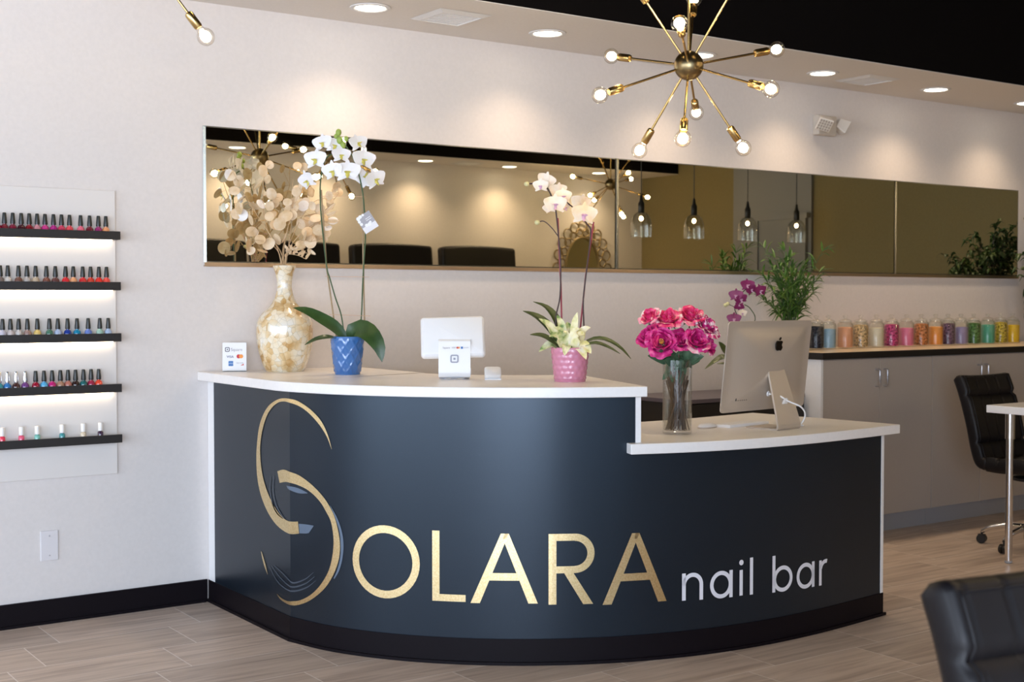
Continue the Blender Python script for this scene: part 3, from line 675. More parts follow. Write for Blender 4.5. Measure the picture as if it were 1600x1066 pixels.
# ------------------------------------------------------------------ cream orchid in pink pot
m_pink = mat('pink_glaze', (.60, .225, .33), .22, coat=.4)
P1 = at_z(890.5, 596, ZU); bD = (P1-Vector((0, 0, CAMH))).dot(cF)
po = thing('potted_orchid', P1, 'cream orchid in a pink dimpled pot on the upper counter', 'potted orchid')
pot(po, P1, .063, .078, .138, m_pink, 'dimple')
base = P1+Vector((0, 0, .125))
for pts, w_, f_ in (([(884,548),(862,518),(840,497),(817,486)], .058, .3), ([(886,548,.03),(872,506,.04),(855,482,.05),(833,471.5,.05)], .040, .3), ([(880,548,-.03),(859,532,-.05),(845,525,-.06),(828,523,-.07)], .046, .25),
                    ([(900,548),(923,532,-.03),(945,531,-.05),(968,543,-.06),(986,561,-.06)], .030, .35), ([(898,548,-.03),(926,537,-.07),(948,542,-.08),(969,553,-.08)], .026, .35)):
    mb = MB(); leaf_strip(mb, [B(*p) for p in pts], w_, fold=f_, up=Vector((0, 0, 1))-cF*.5); mb.build('leaf', m_leafmid, po, 60)
for tx, ty, dd, w_ in ((842,498,-.02,.040), (869,492,.0,.034), (902,488,-.02,.030), (923,512,-.05,.046), (924,553,-.09,.050), (916,562,-.10,.046), (882,556,-.10,.042), (842,550,-.07,.040), (858,526,-.07,.038), (886,503,.03,.036), (905,515,-.06,.046), (880,520,-.05,.034), (866,512,-.04,.040), (913,524,-.08,.046)):
    mid = B((tx+891)/2+(tx-891)*.12, (ty+545)/2-9, dd*.7)
    mb = MB(); leaf_strip(mb, [B(889+(tx-890)*.25, 548, dd*.4), mid, B(tx, ty, dd)], w_, fold=.3, up=Vector((0, 0, 1))-cF*.9); mb.build('variegated_leaf', m_varicream if tx > 900 else m_vari, po, 60)
MB().tube(spline([B(868,520), B(869,493), B(875,463), B(876,412), B(872.5,368), B(869,334), B(866,318,-.01), B(860,303,-.01), B(852,291,-.01), B(838,287,-.01), B(824,287.5,-.01)], 5), .0030, 8).build('flower_stem', m_darkstem, po)
MB().tube([B(878,520,.01), B(876.5,450,.008), B(871.5,341,.004)], .0034, 8).build('stake', m_redstake, po)
MB().tube(spline([B(913,520), B(912,500), B(911.5,466), B(916.6,422), B(923,365), B(918,351), B(905,335,-.01), B(895,324,-.01), B(880,312,-.01)], 5), .0030, 8).build('flower_stem', m_darkstem, po)
MB().tube([B(906,520,.01), B(915,432,.006), B(927.5,347,.0)], .0034, 8).build('stake', m_redstake, po)
MB().tube(spline([B(872,369), B(862,356), B(850,346), B(840,347.5)], 5), .0022, 7).build('flower_stem', m_darkstem, po)
for px, py in ((823,287.6), (839.5,347.8)): MB().ball(B(px, py, -.01), .0105, 10, 8, (1.15, 1, .95)).build('bud', m_budpale, po, 180)
for px, py, r, fx, fz, roll, dd, bk in ((853,283,13,.4,.2,20,.0,1), (845,291,10.5,-.3,-.1,0,-.03,0), (872,298,12,-.2,.5,0,.0,1), (880,307,11.5,.3,0,0,-.03,0), (867.5,320,15,.0,0,0,-.05,0), (858,326,9,-.6,-.4,10,-.04,0), (883,325,8,.8,-.4,30,-.01,0), (907,318,14,-.2,.5,10,.01,1), (912.5,336,17,.1,-.1,-5,-.03,0)):
    f = orchid_flower(po, B(px, py, dd), (cF if bk else toC)+cR*fx+Vector((0, 0, fz)), r*.00247, m_cream_petal, m_lip_pink, roll)

# ------------------------------------------------------------------ capiz vase with dried branches
m_capiz = mat('capiz_shell', rough=.22, spec=.6, coat=.5)
def capiz():
    n, l, b = nodes(m_capiz); tc = n.new('ShaderNodeTexCoord')
    vo = n.new('ShaderNodeTexVoronoi'); vo.inputs['Scale'].default_value = 38; l.new(tc.outputs['Object'], vo.inputs['Vector'])
    vd = n.new('ShaderNodeTexVoronoi'); vd.feature = 'DISTANCE_TO_EDGE'; vd.inputs['Scale'].default_value = 38; l.new(tc.outputs['Object'], vd.inputs['Vector'])
    nz = n.new('ShaderNodeTexNoise'); nz.inputs['Scale'].default_value = 9; nz.inputs['Detail'].default_value = 4; l.new(tc.outputs['Object'], nz.inputs['Vector'])
    r = ramp(m_capiz, [(.34, (.52, .30, .10)), (.47, (.74, .55, .30)), (.6, (.80, .70, .52)), (.75, (.82, .78, .70))])
    ad = n.new('ShaderNodeMath'); ad.operation = 'MULTIPLY_ADD'; sp_ = n.new('ShaderNodeSeparateColor'); l.new(vo.outputs['Color'], sp_.inputs[0])
    l.new(sp_.outputs[0], ad.inputs[0]); ad.inputs[1].default_value = .22; l.new(nz.outputs['Fac'], ad.inputs[2])
    sb = n.new('ShaderNodeMath'); sb.operation = 'SUBTRACT'; l.new(ad.outputs[0], sb.inputs[0]); sb.inputs[1].default_value = .08
    l.new(sb.outputs[0], r.inputs[0])
    mr = n.new('ShaderNodeMapRange'); mr.inputs[2].default_value = .05; mr.inputs[3].default_value = .72; mr.inputs[4].default_value = 1.; l.new(vd.outputs['Distance'], mr.inputs[0])
    mx = n.new('ShaderNodeMix'); mx.data_type = 'RGBA'; mx.blend_type = 'MULTIPLY'; mx.inputs['Factor'].default_value = 1
    l.new(r.outputs[0], mx.inputs['A']); l.new(mr.outputs[0], mx.inputs['B']); l.new(mx.outputs['Result'], b.inputs['Base Color'])
    bp = n.new('ShaderNodeBump'); bp.inputs['Strength'].default_value = .35; bp.inputs['Distance'].default_value = .004
    l.new(sp_.outputs[1], bp.inputs['Height']); l.new(bp.outputs[0], b.inputs['Normal'])
capiz()
VC = Vector((2.615, 5.575, ZU)); vz = thing('floor_vase', VC, 'tall narrow necked vase of gold and cream capiz shell beside the card sign', 'vase')
vz.name = 'shell_vase'
kz = .000645
prof = [(hw*kz, (905-y)*kz) for y, hw in ((905,134),(895,140),(880,148),(840,164),(800,176),(750,188),(700,197),(640,202),(590,202),(560,199),(530,190),(505,172),(480,150),(450,116),(420,92),(380,70),(330,56),(300,51),(250,55),(200,65),(160,79),(148,82))]
prof += [(.048, .487), (.030, .42), (.025, .36)]
MB().lathe([(.082, .003)]+prof, 48, Matrix.Translation(VC), False, False).build('body', m_capiz, vz, 60)
MB().lathe([(.080, 0), (.0835, .0025), (.0835, .004)], 40, Matrix.Translation(VC), True, True).build('foot_ring', mat('dark_felt', (.06, .05, .04), .8), vz)
vD = (VC-Vector((0, 0, CAMH))).dot(cF); mouth = VC+Vector((0, 0, .40))
def V(px, py, dd=0.): return at(px, py, vD+dd)
rng = random.Random(11)
def disc(mb, c, r, nrm, asp=1.0):
    M = Matrix.Translation(c) @ frame(nrm) @ Matrix.Rotation(rng.uniform(0, 6.28), 4, 'Z') @ Matrix.Diagonal((1, asp, 1, 1))
    mb.lathe([(.001, .0004), (r*.9, .0006), (r, 0), (r*.9, -.0006), (.001, -.0004)], 16, M, False, False)
branches = [ # tip px, depth shift, discs as (px, py, radius px)
    ('leaning far left with spaced round pods', [(437,400,0),(425,372,-.01),(404,340,-.03),(380,300,-.05),(364,268,-.06)], [(360,274,9),(373,283,9),(366,298,9),(376,311,9),(374,326,9),(361,323,7),(378,336,9),(392,344,8),(393,362,9)]),
    ('rising upright with pods at its top', [(441,400,.01),(420,365,.02),(412,330,.03),(411,300,.03),(413,265,.03)], [(411,267,9),(418,280,8),(403,289,9),(424,303,9),(408,319,8),(397,322,9),(430,318,7),(425,336,8)]),
    ('low on the left with wide pale pods', [(438,402,-.01),(428,385,-.03),(412,372,-.05),(392,384,-.06)], [(389,384,10),(403,376,9),(410,392,8),(420,381,10),(396,363,8)]),
    ('in the centre with clustered amber pods', [(443,402,-.02),(446,375,-.04),(452,345,-.05),(455,310,-.05),(458,280,-.05)], [(446,338,11),(437,350,10),(455,336,9),(430,352,8),(444,372,9),(433,374,9),(460,325,8),(449,316,7),(463,300,7)]),
    ('leaning right with long slim pods', [(446,402,.0),(456,372,.01),(470,342,.02),(487,318,.02),(505,310,.02)], [(476,316,8),(488,322,7),(500,326,8),(515,312,7),(496,335,8),(508,340,7),(484,336,9),(470,350,8)]),
    ('leaning low right with big round pods', [(447,403,-.02),(458,388,-.04),(472,376,-.06),(486,378,-.07)], [(485,378,10),(493,341,9),(480,362,9),(498,360,9),(470,382,8),(505,372,8)]),
    ('arching back towards the mirror', [(441,401,.03),(446,370,.07),(455,340,.10),(470,310,.12),(480,285,.13)], [(474,262,9),(480,285,8),(465,298,9),(486,300,8),(458,318,8),(470,330,8),(479,345,7)]),
    ('crossing behind with pods near the blue pot stems', [(446,402,.02),(465,380,.05),(490,352,.08),(515,320,.10),(530,302,.11)], [(527,300,9),(516,320,8),(520,345,8),(505,350,7),(510,365,7),(495,372,7),(490,348,8)]),
]
for k, (desc, pts, dl) in enumerate(branches):
    b = thing('dried_branch', mouth, f'dried branch in the shell vase, {desc}', 'dried branch', 'dried branches in the shell vase')
    path = spline([mouth+Vector((0, 0, -.02))+Vector(((k % 3-1)*.006, (k//3-1)*.006, 0))]+[V(*p) for p in pts], 5)
    st = MB().tube(path, [.0022*(1-.5*i/len(path)) for i in range(len(path))], 6)
    ds = MB()
    dl = dl+[(px+rng.uniform(-14, 14), py+rng.uniform(-14, 10), rng.uniform(6.5, 9)) for px, py, r in dl[::3]]
    for px, py, r in dl:
        dd = pts[-1][2]+rng.uniform(-.04, .04); c = V(px, py, dd); near = min(path[6:], key=lambda q: (q-c).length)
        st.tube([near, c], .0009, 5)
        nrm = toC*rng.uniform(.5, 1)+Vector((rng.uniform(-.7, .7), rng.uniform(-.7, .7), rng.uniform(-.5, .6)))
        ds = MB(); disc(ds, c, r*.0029*1.10, nrm, rng.uniform(.78, 1.0)); ds.build('seed_pod', m_pods if rng.random() < .12 else m_disc, b, 60)
    st.build('stem', m_branch, b)
fr = thing('dried_branch', mouth, 'dried feathery spray of narrow pods low at the right of the shell vase', 'dried branch', 'dried branches in the shell vase')
st = MB(); ds = MB()
for tip, n_ in (((493,398,-.03), 6), ((478,405,-.05), 5), ((462,391,-.06), 5), ((372,400,-.02), 0)):
    if n_ == 0: continue
    p = spline([mouth, V(447, 402, -.01), V((447+tip[0])/2, (402+tip[1])/2-5, tip[2]*.6), V(*tip)], 5); st.tube(p, .0015, 6)
    for q in range(n_):
        c = p[-1-q*2]; d = Vector((rng.uniform(-1, 1), rng.uniform(-1, 1), rng.uniform(.2, 1))).normalized(); ds = MB(); leaf_strip(ds, [c, c+d*.022, c+d*.042+cR*.008], .013, up=toC); ds.build('slim_pod', m_disc, fr, 60)
for tip in ((476,270,-.03), (472,278,-.02)): 
    p = spline([mouth, V(450, 390, -.02), V(459, 330, -.03), V(*tip)], 5); st.tube(p, .0012, 6); ds = MB(); leaf_strip(ds, [p[-6], p[-3], p[-1]], .02, up=toC); ds.build('slim_pod', m_disc, fr, 60)
for tip in ((527,330,.03), (531,345,.03), (524,318,.04), (515,352,.02)):
    p = spline([mouth, V(452, 388, .0), V(490, 350, .02), V(*tip)], 5); st.tube(p, .0011, 6); ds = MB(); leaf_strip(ds, [p[-4], p[-2], p[-1]], .016, up=toC); ds.build('slim_pod', m_disc, fr, 60)
st.build('stem', m_branch, fr)

# ------------------------------------------------------------------ card sign, tablet stand, card reader
def text_mesh(txt, size, M, name, m, parent, ext=.0003):
    cu = bpy.data.curves.new('lettering', 'FONT'); cu.body = txt; cu.size = size; cu.extrude = ext; cu.align_x = 'CENTER'; cu.align_y = 'CENTER'
    o = bpy.data.objects.new('lettering', cu); col.objects.link(o); dg = bpy.context.evaluated_depsgraph_get(); dg.update()
    me = bpy.data.meshes.new_from_object(o.evaluated_get(dg)); bpy.data.objects.remove(o)
    mb = MB(); mb.add([M @ v.co for v in me.vertices], [tuple(p.vertices) for p in me.polygons]); return mb.build(name, m, parent, 0)
def rrect(w, h, r, n=5):
    out = []
    for cx, cy, a0 in ((w/2-r, h/2-r, 0), (-w/2+r, h/2-r, 90), (-w/2+r, -h/2+r, 180), (w/2-r, -h/2+r, 270)):
        for k in range(n+1): a = R_(a0+90*k/n); out.append((cx+r*math.cos(a), cy+r*math.sin(a)))
    return out
def ring(mb, outer, inner, z0, z1, M):
    n = len(outer); vs = []
    for z in (z0, z1):
        for P in (outer, inner): vs += [M @ Vector((x, y, z)) for x, y in P]
    fs = []
    for i in range(n):
        j = (i+1) % n; fs += [(2*n+i, 2*n+j, 3*n+j, 3*n+i), (i, n+i, n+j, j), (i, j, 2*n+j, 2*n+i), (n+i, 3*n+i, 3*n+j, n+j)]
    mb.add(vs, fs)
m_logo = mat('charcoal_print', (.10, .09, .11), .5); m_logogrey = mat('grey_print', (.34, .31, .34), .5)
def square_mark(mb, M, s):
    ring(mb, rrect(s, s, s*.22), rrect(s*.68, s*.68, s*.10), 0, .0006, M); mb.prism(rrect(s*.26, s*.26, s*.04), 0, .0006, M)
CS = Vector((2.40, 5.655, ZU)); cs = thing('card_sign', CS, 'small white tent card showing accepted payment cards, left end of upper counter', 'sign')
Mc = Matrix.Translation(CS+Vector((0, 0, .003))) @ frame(Vector((-.42, -.89, .16)), Vector((.90, -.43, 0)))
Mcb = Mc @ Matrix.Translation((0, .066, 0))
card = MB().prism(rrect(.108, .132, .003), -.003, 0, Mcb); card.box(-.054, .054, -.066, -.062, -.045, 0, Mcb); card.add([Mcb @ Vector(p) for p in ((-.054,.062,-.003),(.054,.062,-.003),(.054,-.064,-.045),(-.054,-.064,-.045))], [(0, 1, 2, 3)])
cdo = card.build('card', m_whiteplastic, cs, 0)
mk = MB(); square_mark(mk, Mcb @ Matrix.Translation((-.032, .034, .0003)), .021); mk.build('square_mark', m_logo, cdo, 0)
text_mesh('Square', .019, Mcb @ Matrix.Translation((.010, .033, .0004)), 'lettering', m_logogrey, cdo)
text_mesh('VISA', .016, Mcb @ Matrix.Translation((-.019, 0, .0004)) , 'lettering', mat('visa_navy', (.05, .05, .16), .5), cdo)
for dx, cl, nm in ((.019, (.55, .02, .03), 'red'), (.030, (.85, .30, .05), 'orange')):
    MB().lathe([(.0095, .0003 if nm == 'red' else .0006), (.0093, .0007 if nm == 'red' else .0010)], 20, Mcb @ Matrix.Translation((dx, .002, 0))).build('card_circle', mat('print_'+nm, cl, .5), cdo, 0)
MB().prism(rrect(.021, .023, .002), .0002, .0006, Mcb @ Matrix.Translation((-.016, -.031, 0))).build('blue_mark', mat('print_blue', (.05, .17, .45), .5), cdo, 0)
text_mesh('AMEX', .0078, Mcb @ Matrix.Translation((-.016, -.031, .0009)), 'lettering', mat('print_pale', (.55, .66, .80), .5), cdo)
text_mesh('DISCOVER', .0068, Mcb @ Matrix.Translation((.024, -.029, .0004)), 'lettering', m_logogrey, cdo)
MB().prism([(-.003, -.006), (.012, -.006), (.012, .002)], .0002, .0006, Mcb @ Matrix.Translation((.030, -.034, 0))).build('card_corner', mat('print_red_orange', (.62, .12, .10), .5), cdo, 0)

TS = at_z(710, 592, ZU); ts = thing('tablet_stand', TS, 'white point of sale tablet stand between the two potted orchids', 'tablet stand')
tD = (TS-Vector((0, 0, CAMH))).dot(cF); fdir = Vector((-cF.x, -cF.y, 0)).normalized(); fdir = (fdir+cR*.05).normalized(); sdir = Vector((-fdir.y, fdir.x, 0))
if sdir.dot(cR) < 0: sdir = -sdir
Ms = Matrix.Translation(TS) @ Matrix((sdir, Vector((0, 0, 1)), fdir)).transposed().to_4x4()      # x right, y up, z towards the viewer
MB().lathe([(.062, 0), (.064, .003), (.062, .007), (.05, .008)], 36, Matrix.Translation(TS)).build('base_disc', mat('silver_base', (.55, .57, .63), .3, .6), ts)
body = MB()
def nk(u, v):      # folded neck: rises from the disc and leans back
    path = [(-.010, .040), (.004, .052), (.016, .056), (.04, .054), (.10, .046), (.148, .038), (.154, .030), (.156, .016)]
    x = u*(len(path)-1); i = min(int(x), len(path)-2); q = x-i; y = path[i][0]*(1-q)+path[i+1][0]*q; z = path[i][1]*(1-q)+path[i+1][1]*q
    return Ms @ Vector(((v-.5)*.132, max(.008, y+.010), z)), Ms.to_3x3() @ Vector((0, 0, 1))
body.slabgrid(nk, 28, 6, .004); body.box(-.062, .062, .012, .152, -.005, .040, Ms)
neck = body.build('neck', m_whiteplastic, ts, 40)
scr = MB(); Mq = Ms @ Matrix.Translation((-.006, .170, -.012)) @ Matrix.Rotation(R_(1.5), 4, 'Z') @ Matrix.Rotation(R_(-24), 4, 'X')
def shell(mb, w, h, d, M):
    vs = []; P = [(rrect(w, h, .016, 6), 0.), (rrect(w, h, .016, 6), d*.45), (rrect(w-.006, h-.006, .015, 6), d*.75), (rrect(w-.022, h-.022, .010, 6), d)]; n = len(P[0][0])
    for poly, z in P: vs += [M @ Vector((x, y, z)) for x, y in poly]
    fs = [(k*n+i, k*n+(i+1) % n, (k+1)*n+(i+1) % n, (k+1)*n+i) for k in range(3) for i in range(n)]+[tuple(range(n-1, -1, -1)), tuple(3*n+i for i in range(n))]
    mb.add(vs, fs)
shell(scr, .268, .182, .028, Mq); scr.build('tablet_case', m_whiteplastic, ts, 40)
MB().prism(rrect(.25, .165, .006), -.0012, -.0001, Mq).build('screen', mat('dark_screen', (.02, .02, .025), .1), ts, 0)
Mn = Ms @ Matrix.Translation((0, .098, .0512)) @ Matrix.Rotation(R_(-7.6), 4, 'X')
mk = MB(); square_mark(mk, Mn @ Matrix.Translation((.0, -.012, .0004)), .034); mk.build('square_mark', mat('grey_print_stand', (.30, .31, .38), .5), neck, 0)
text_mesh('Square', .011, Mn @ Matrix.Translation((-.034, .034, .0004)), 'lettering', m_logogrey, neck)
text_mesh('VISA', .0085, Mn @ Matrix.Translation((-.003, .034, .0004)), 'lettering', m_logogrey, neck)
for dx, nm in ((.012, 'red'), (.018, 'orange')): MB().lathe([(.0042, .0004), (.004, .0007)], 14, Mn @ Matrix.Translation((dx, .034, 0))).build('card_circle', MATS['print_'+nm], neck, 0)
MB().prism(rrect(.009, .009, .001), .0002, .0006, Mn @ Matrix.Translation((.031, .034, 0))).build('blue_mark', MATS['print_blue'], neck, 0)
text_mesh('DISCOVER', .0042, Mn @ Matrix.Translation((.048, .034, .0004)), 'lettering', m_logogrey, neck)
MB().box(.062, .070, .02, .045, .0, .02, Ms).build('side_reader', m_whiteplastic, ts, 0, .002)
CR_ = at_z(770, 593, ZU); cr = thing('card_reader', CR_, 'small white square card reader beside the tablet stand', 'card reader')
Mr0 = Matrix.Translation(CR_) @ Matrix((sdir, -fdir, Vector((0, 0, 1)))).transposed().to_4x4(); Mr = Mr0 @ Matrix.Translation((0, -.030, .004)) @ Matrix.Rotation(R_(32), 4, 'X') @ Matrix.Translation((0, .035, 0))
rb_ = MB(); 
P = [(rrect(.066, .066, .010), 0.001), (rrect(.070, .070, .012), .006), (rrect(.068, .068, .012), .013), (rrect(.062, .062, .010), .0155)]; n = len(P[0][0]); vs = []
for poly, z in P: vs += [Mr @ Vector((x, y, z)) for x, y in poly]
rb_.add(vs, [(k*n+i, k*n+(i+1) % n, (k+1)*n+(i+1) % n, (k+1)*n+i) for k in range(3) for i in range(n)]+[tuple(range(n-1, -1, -1)), tuple(3*n+i for i in range(n))])
rb_.build('reader_body', m_whiteplastic, cr, 40)
MB().add([Mr0 @ Vector(p) for p in ((-.034,-.030,0),(.034,-.030,0),(.034,.032,0),(-.034,.032,0),(-.034,-.030,.0035),(.034,-.030,.0035),(.034,.028,.036),(-.034,.028,.036))], [(0,3,2,1),(4,5,6,7),(0,1,5,4),(1,2,6,5),(2,3,7,6),(3,0,4,7)]).build('dock', m_whiteplastic, cr, 0)

# ------------------------------------------------------------------ roses in a glass cylinder
RV = at_z(1058, 678, ZL); rv = thing('glass_vase', RV, 'clear glass cylinder vase of roses on the lower counter', 'vase')
rD = (RV-Vector((0, 0, CAMH))).dot(cF)
def Q(px, py, dd=0.): return at(px, py, rD+dd)
VR, VH = .060, .305
MB().lathe([(.054, .001), (VR, .004), (VR, VH), (VR-.003, VH+.001), (VR-.004, VH-.002), (VR-.004, .016), (.001, .014)], 40, Matrix.Translation(RV), True, False).build('glass', m_vaseglass, rv, 40)
MB().lathe([(.001, .0150), (VR-.0045, .0150), (VR-.0045, .175), (.001, .1752)], 36, Matrix.Translation(RV), False, False).build('water', thin_glass('vase_water', (.965, .955, .93), .03), rv, 40)
m_rose = mottle(mat('hot_pink_petal', rough=.55), 40, [(.34, (.58, .010, .10)), (.50, (.74, .03, .18)), (.62, (.86, .20, .28)), (.72, (.88, .55, .55))])
m_rosemag = mottle(mat('magenta_rose_petal', rough=.55), 40, [(.32, (.40, .004, .10)), (.52, (.60, .01, .20)), (.68, (.78, .14, .34)), (.8, (.84, .45, .5))])
m_rosestripe = mottle(mat('striped_rose_petal', rough=.55), 55, [(.42, (.46, .005, .14)), (.50, (.60, .08, .24)), (.58, (.84, .66, .70))])
m_rosepale = mottle(mat('pale_pink_petal', rough=.55), 30, [(.36, (.70, .06, .20)), (.48, (.82, .34, .42)), (.62, (.87, .68, .68))])
m_rosestem = mottle(mat('rose_stem', rough=.5), 20, [(.3, (.055, .028, .012)), (.7, (.12, .065, .03))])
m_stamen = mat('yellow_stamen', (.85, .50, .10), .6)
def rose_petal(mb, M, R, a, o, h, w, flare):
    Mz = M @ Matrix.Rotation(a, 4, 'Z')
    def fn(u, v):
        q = (v-.5)*2; ang = q*w*(.30+.70*math.sin(math.pi*min(.80, .12+.72*u))); e = max(0, (u-.68)/.32)**2
        r = R*(.08+o*math.sin(math.pi*.5*min(1, u*1.25))*(1-.10*u)) + flare*R*e*(1-.35*abs(q)); z = R*(-.52+h*u) - flare*.62*R*e - R*.16*u*abs(q)**3
        r += .05*R*math.sin(4*q+a*3)*u*u; z += .05*R*math.sin(5*q+a*7)*u*u
        return Mz @ Vector((r*math.cos(ang), r*math.sin(ang), z)), (Mz.to_3x3() @ Vector((math.cos(ang), math.sin(ang), .3))).normalized()
    mb.slabgrid(fn, 8, 8, .0009)
def rose(px, py, rad, fx, fz, m, m2, label, dd=0., open_=False, k=0):
    c = Q(px, py, dd); t = thing('rose', c, label, 'rose', 'pink roses in the glass cylinder vase'); face = toC*(.62 if open_ else .5)+cR*fx+Vector((0, 0, .62+fz)); R = rad*.00258*1.36; M = Matrix.Translation(c) @ frame(face) @ Matrix.Rotation(k*.7, 4, 'Z')
    mb = MB(); r2 = random.Random(k)
    for lay, (n, o_, h, w, fl) in enumerate(((3, .14, 1.06, 1.5, .03), (3, .30, 1.10, 1.25, .08), (5, .48, 1.06, .95, .20), (5, .68, .96, .92, .36))):
        if open_ and lay == 0: continue
        for i in range(n): rose_petal(mb, M, R, 2*math.pi*i/n+lay*.55+r2.uniform(-.2, .2), o_*(1.1 if open_ else 1)*r2.uniform(.88, 1.1), h*r2.uniform(.84, 1.10), w*r2.uniform(.85, 1.05), fl*r2.uniform(.6, 1.4))
    b = mb.build('bloom', m, t, 70); ob_ = MB()
    for i in range(6): rose_petal(ob_, M, R, 2*math.pi*i/6+.3+r2.uniform(-.25, .25), r2.uniform(.70, .82), r2.uniform(.72, .98), .74, r2.uniform(.22, .5))
    ob_.build('outer_petals', m2, b, 70)
    if open_:
        s = MB()
        for i in range(12): a = i*2.4; p = M @ Vector((.14*R*math.cos(a), .14*R*math.sin(a), .05*R)); s.tube([M @ Vector((0, 0, -.3*R)), p, p+(M.to_3x3() @ Vector((0, 0, .3*R)))], .0012, 5)
        s.build('stamens', m_stamen, b)
    a0 = math.atan2((c-RV).y, (c-RV).x)+math.pi+(k % 3-1)*.5; rr = .018+.028*((k*37) % 10)/10
    foot = RV+Vector((rr*math.cos(a0), rr*math.sin(a0), .018)); d = c-RV; lim = .047/max(.047, math.hypot(d.x, d.y)*.6)
    nk_ = RV+Vector((d.x*.6*lim, d.y*.6*lim, VH+.005))
    MB().tube(spline([foot, foot.lerp(nk_, .5), nk_, c-(M.to_3x3() @ Vector((0, 0, R*.34)))], 5), .0030, 7).build('stem', m_rosestem, t)
    sp2 = MB()
    for i in range(5):
        a = 2*math.pi*i/5; o_ = M @ Vector((.12*R*math.cos(a), .12*R*math.sin(a), -.36*R)); leaf_strip(sp2, [o_, M @ Vector((.45*R*math.cos(a), .45*R*math.sin(a), -.30*R)), M @ Vector((.75*R*math.cos(a), .75*R*math.sin(a), -.48*R))], .010, up=toC)
    sp2.build('sepals', m_leafrose, t, 60)
    return t
rose(1016, 496, 13.5, -.5, .1, m_rose, m_rosepale, 'pink rose with white undersides at the upper left of the bouquet', 0, k=1)
rose(1044, 499, 17, -.1, .2, m_rose, m_rosepale, 'wide coral pink rose with pale underside at the top centre of the bouquet', -.02, k=2)
rose(1080, 495, 16.5, .15, .2, m_rose, m_rosepale, 'coral pink rose standing highest in the bouquet, right of centre', .01, k=3)
rose(1102, 511, 17, .45, -.1, m_rosestripe, m_rosestripe, 'magenta and white striped rose at the right edge of the bouquet', -.01, k=4)
rose(1013, 526, 15, -.55, -.25, m_rosemag, m_rose, 'magenta rose turned outward at the lower left of the bouquet', -.02, k=5)
rose(1034, 535, 17.5, -.15, -.40, m_rosemag, m_rosemag, 'open magenta rose showing its yellow centre, front of the bouquet', -.055, True, k=6)
rose(1062, 532, 14, .1, -.35, m_rosemag, m_rosemag, 'deep magenta rose at the middle front of the bouquet', -.05, k=7)
rose(1089, 533, 16, .2, -.30, m_rosemag, m_rosepale, 'magenta rose with pale lower petals at the lower right front of the bouquet', -.05, k=8)
rose(1108, 542, 11, .6, -.45, m_rosemag, m_rosestripe, 'small magenta rose drooping at the lowest right of the bouquet', 0, k=9)
bd = thing('rose', Q(1064, 505, -.02), 'pale unopened rose bud in the middle of the bouquet', 'rose', 'pink roses in the glass cylinder vase')
MB().ball(Q(1064, 505, -.03), .015, 14, 10, (.85, .85, 1.15)).build('bloom', m_rosepale, bd, 180)
MB().tube(spline([RV+Vector((.01, .02, .018)), RV+Vector((.0, .0, .16)), RV+Vector((.0, -.01, VH+.01)), Q(1064, 512, -.02)], 5), .0028, 7).build('stem', m_rosestem, bd)
lv = thing('rose_foliage', RV+Vector((0, 0, .22)), 'grey green rose leaves filling the neck of the glass vase', 'leaves')
mb = MB()
for i, (px, py, dd, w_) in enumerate(((1012,552,-.03,.05),(1100,553,-.02,.05),(1030,545,-.075,.05),(1084,549,-.06,.05),(1056,566,-.075,.05),(1043,567,-.06,.045),(1025,549,-.06,.038),(1037,560,-.07,.042),(1052,556,-.08,.038),(1070,562,-.06,.040),(1092,555,-.03,.040),(1094,560,.02,.03),(1041,580,-.045,.040),(1071,582,-.04,.038),(1050,594,-.05,.040),(1064,597,-.05,.034),(1045,552,.02,.04),(1066,548,-.06,.036),(1078,553,-.04,.034),(1058,574,-.05,.036),(1035,590,-.03,.03),(1081,572,.0,.03))):
    inside = py > 566
    b0 = Q(1058+(px-1058)*.2, py-(-14 if not inside else 16), dd*.2); tip = Q(px, py+4, dd if not inside else max(-.042, min(.042, dd)))
    leaf_strip(mb, [b0, b0.lerp(tip, .5)+Vector((0, 0, .006)), tip], w_, fold=.2, up=toC+Vector((0, 0, .3)), n=8)
mb.build('leaves', m_leafrose, lv, 60)
mb = MB(); mb.tube([RV+Vector((0, 0, .03)), RV+Vector((.004, 0, .28))], .003, 7)
for i in range(24): a = i*2.4; r0 = (.049, .040, .028)[i % 3]; mb.tube([RV+Vector((r0*math.cos(a), r0*math.sin(a), .018)), RV+Vector((.046*math.cos(a+2.0), .046*math.sin(a+2.0), .22+.02*(i % 4)))], .0030, 6)
mb.build('stem', m_rosestem, lv)

# ------------------------------------------------------------------ desktop computer, keyboard, mouse
m_applemark = mat('black_gloss_mark', (.004, .004, .004), .15)
DC = at_z(1233, 671.5, ZL); dc = thing('desktop_computer', DC, 'silver all in one desktop computer seen from behind on the lower counter', 'computer')
wv = Vector((.9915, .13, 0)).normalized(); bv = Vector((-.13, .9915, 0)).normalized()     # along the screen, and away from the viewer
Md = Matrix.Translation(DC) @ Matrix((wv, bv, Vector((0, 0, 1)))).transposed().to_4x4()
prof = [(.165, .003), (.02, .003), (.008, .004), (.002, .010), (.002, .020), (.012, .060), (.074, .262), (.080, .275)]
sl_ = [Vector((0, a, b)) for a, b in prof]
def standfn(u, v):
    x = u*(len(sl_)-1); i = min(int(x), len(sl_)-2); p = sl_[i].lerp(sl_[i+1], x-i); z = p.z
    wd = .160-.052*max(0, min(1, (z-.02)/.25)); t = (sl_[i+1]-sl_[i]).normalized(); nn = Vector((0, t.z, -t.y))
    return Md @ Vector(((v-.5)*wd, p.y, p.z)), Md.to_3x3() @ nn
MB().slabgrid(standfn, 42, 4, .0085).build('stand', m_alum, dc, 30)
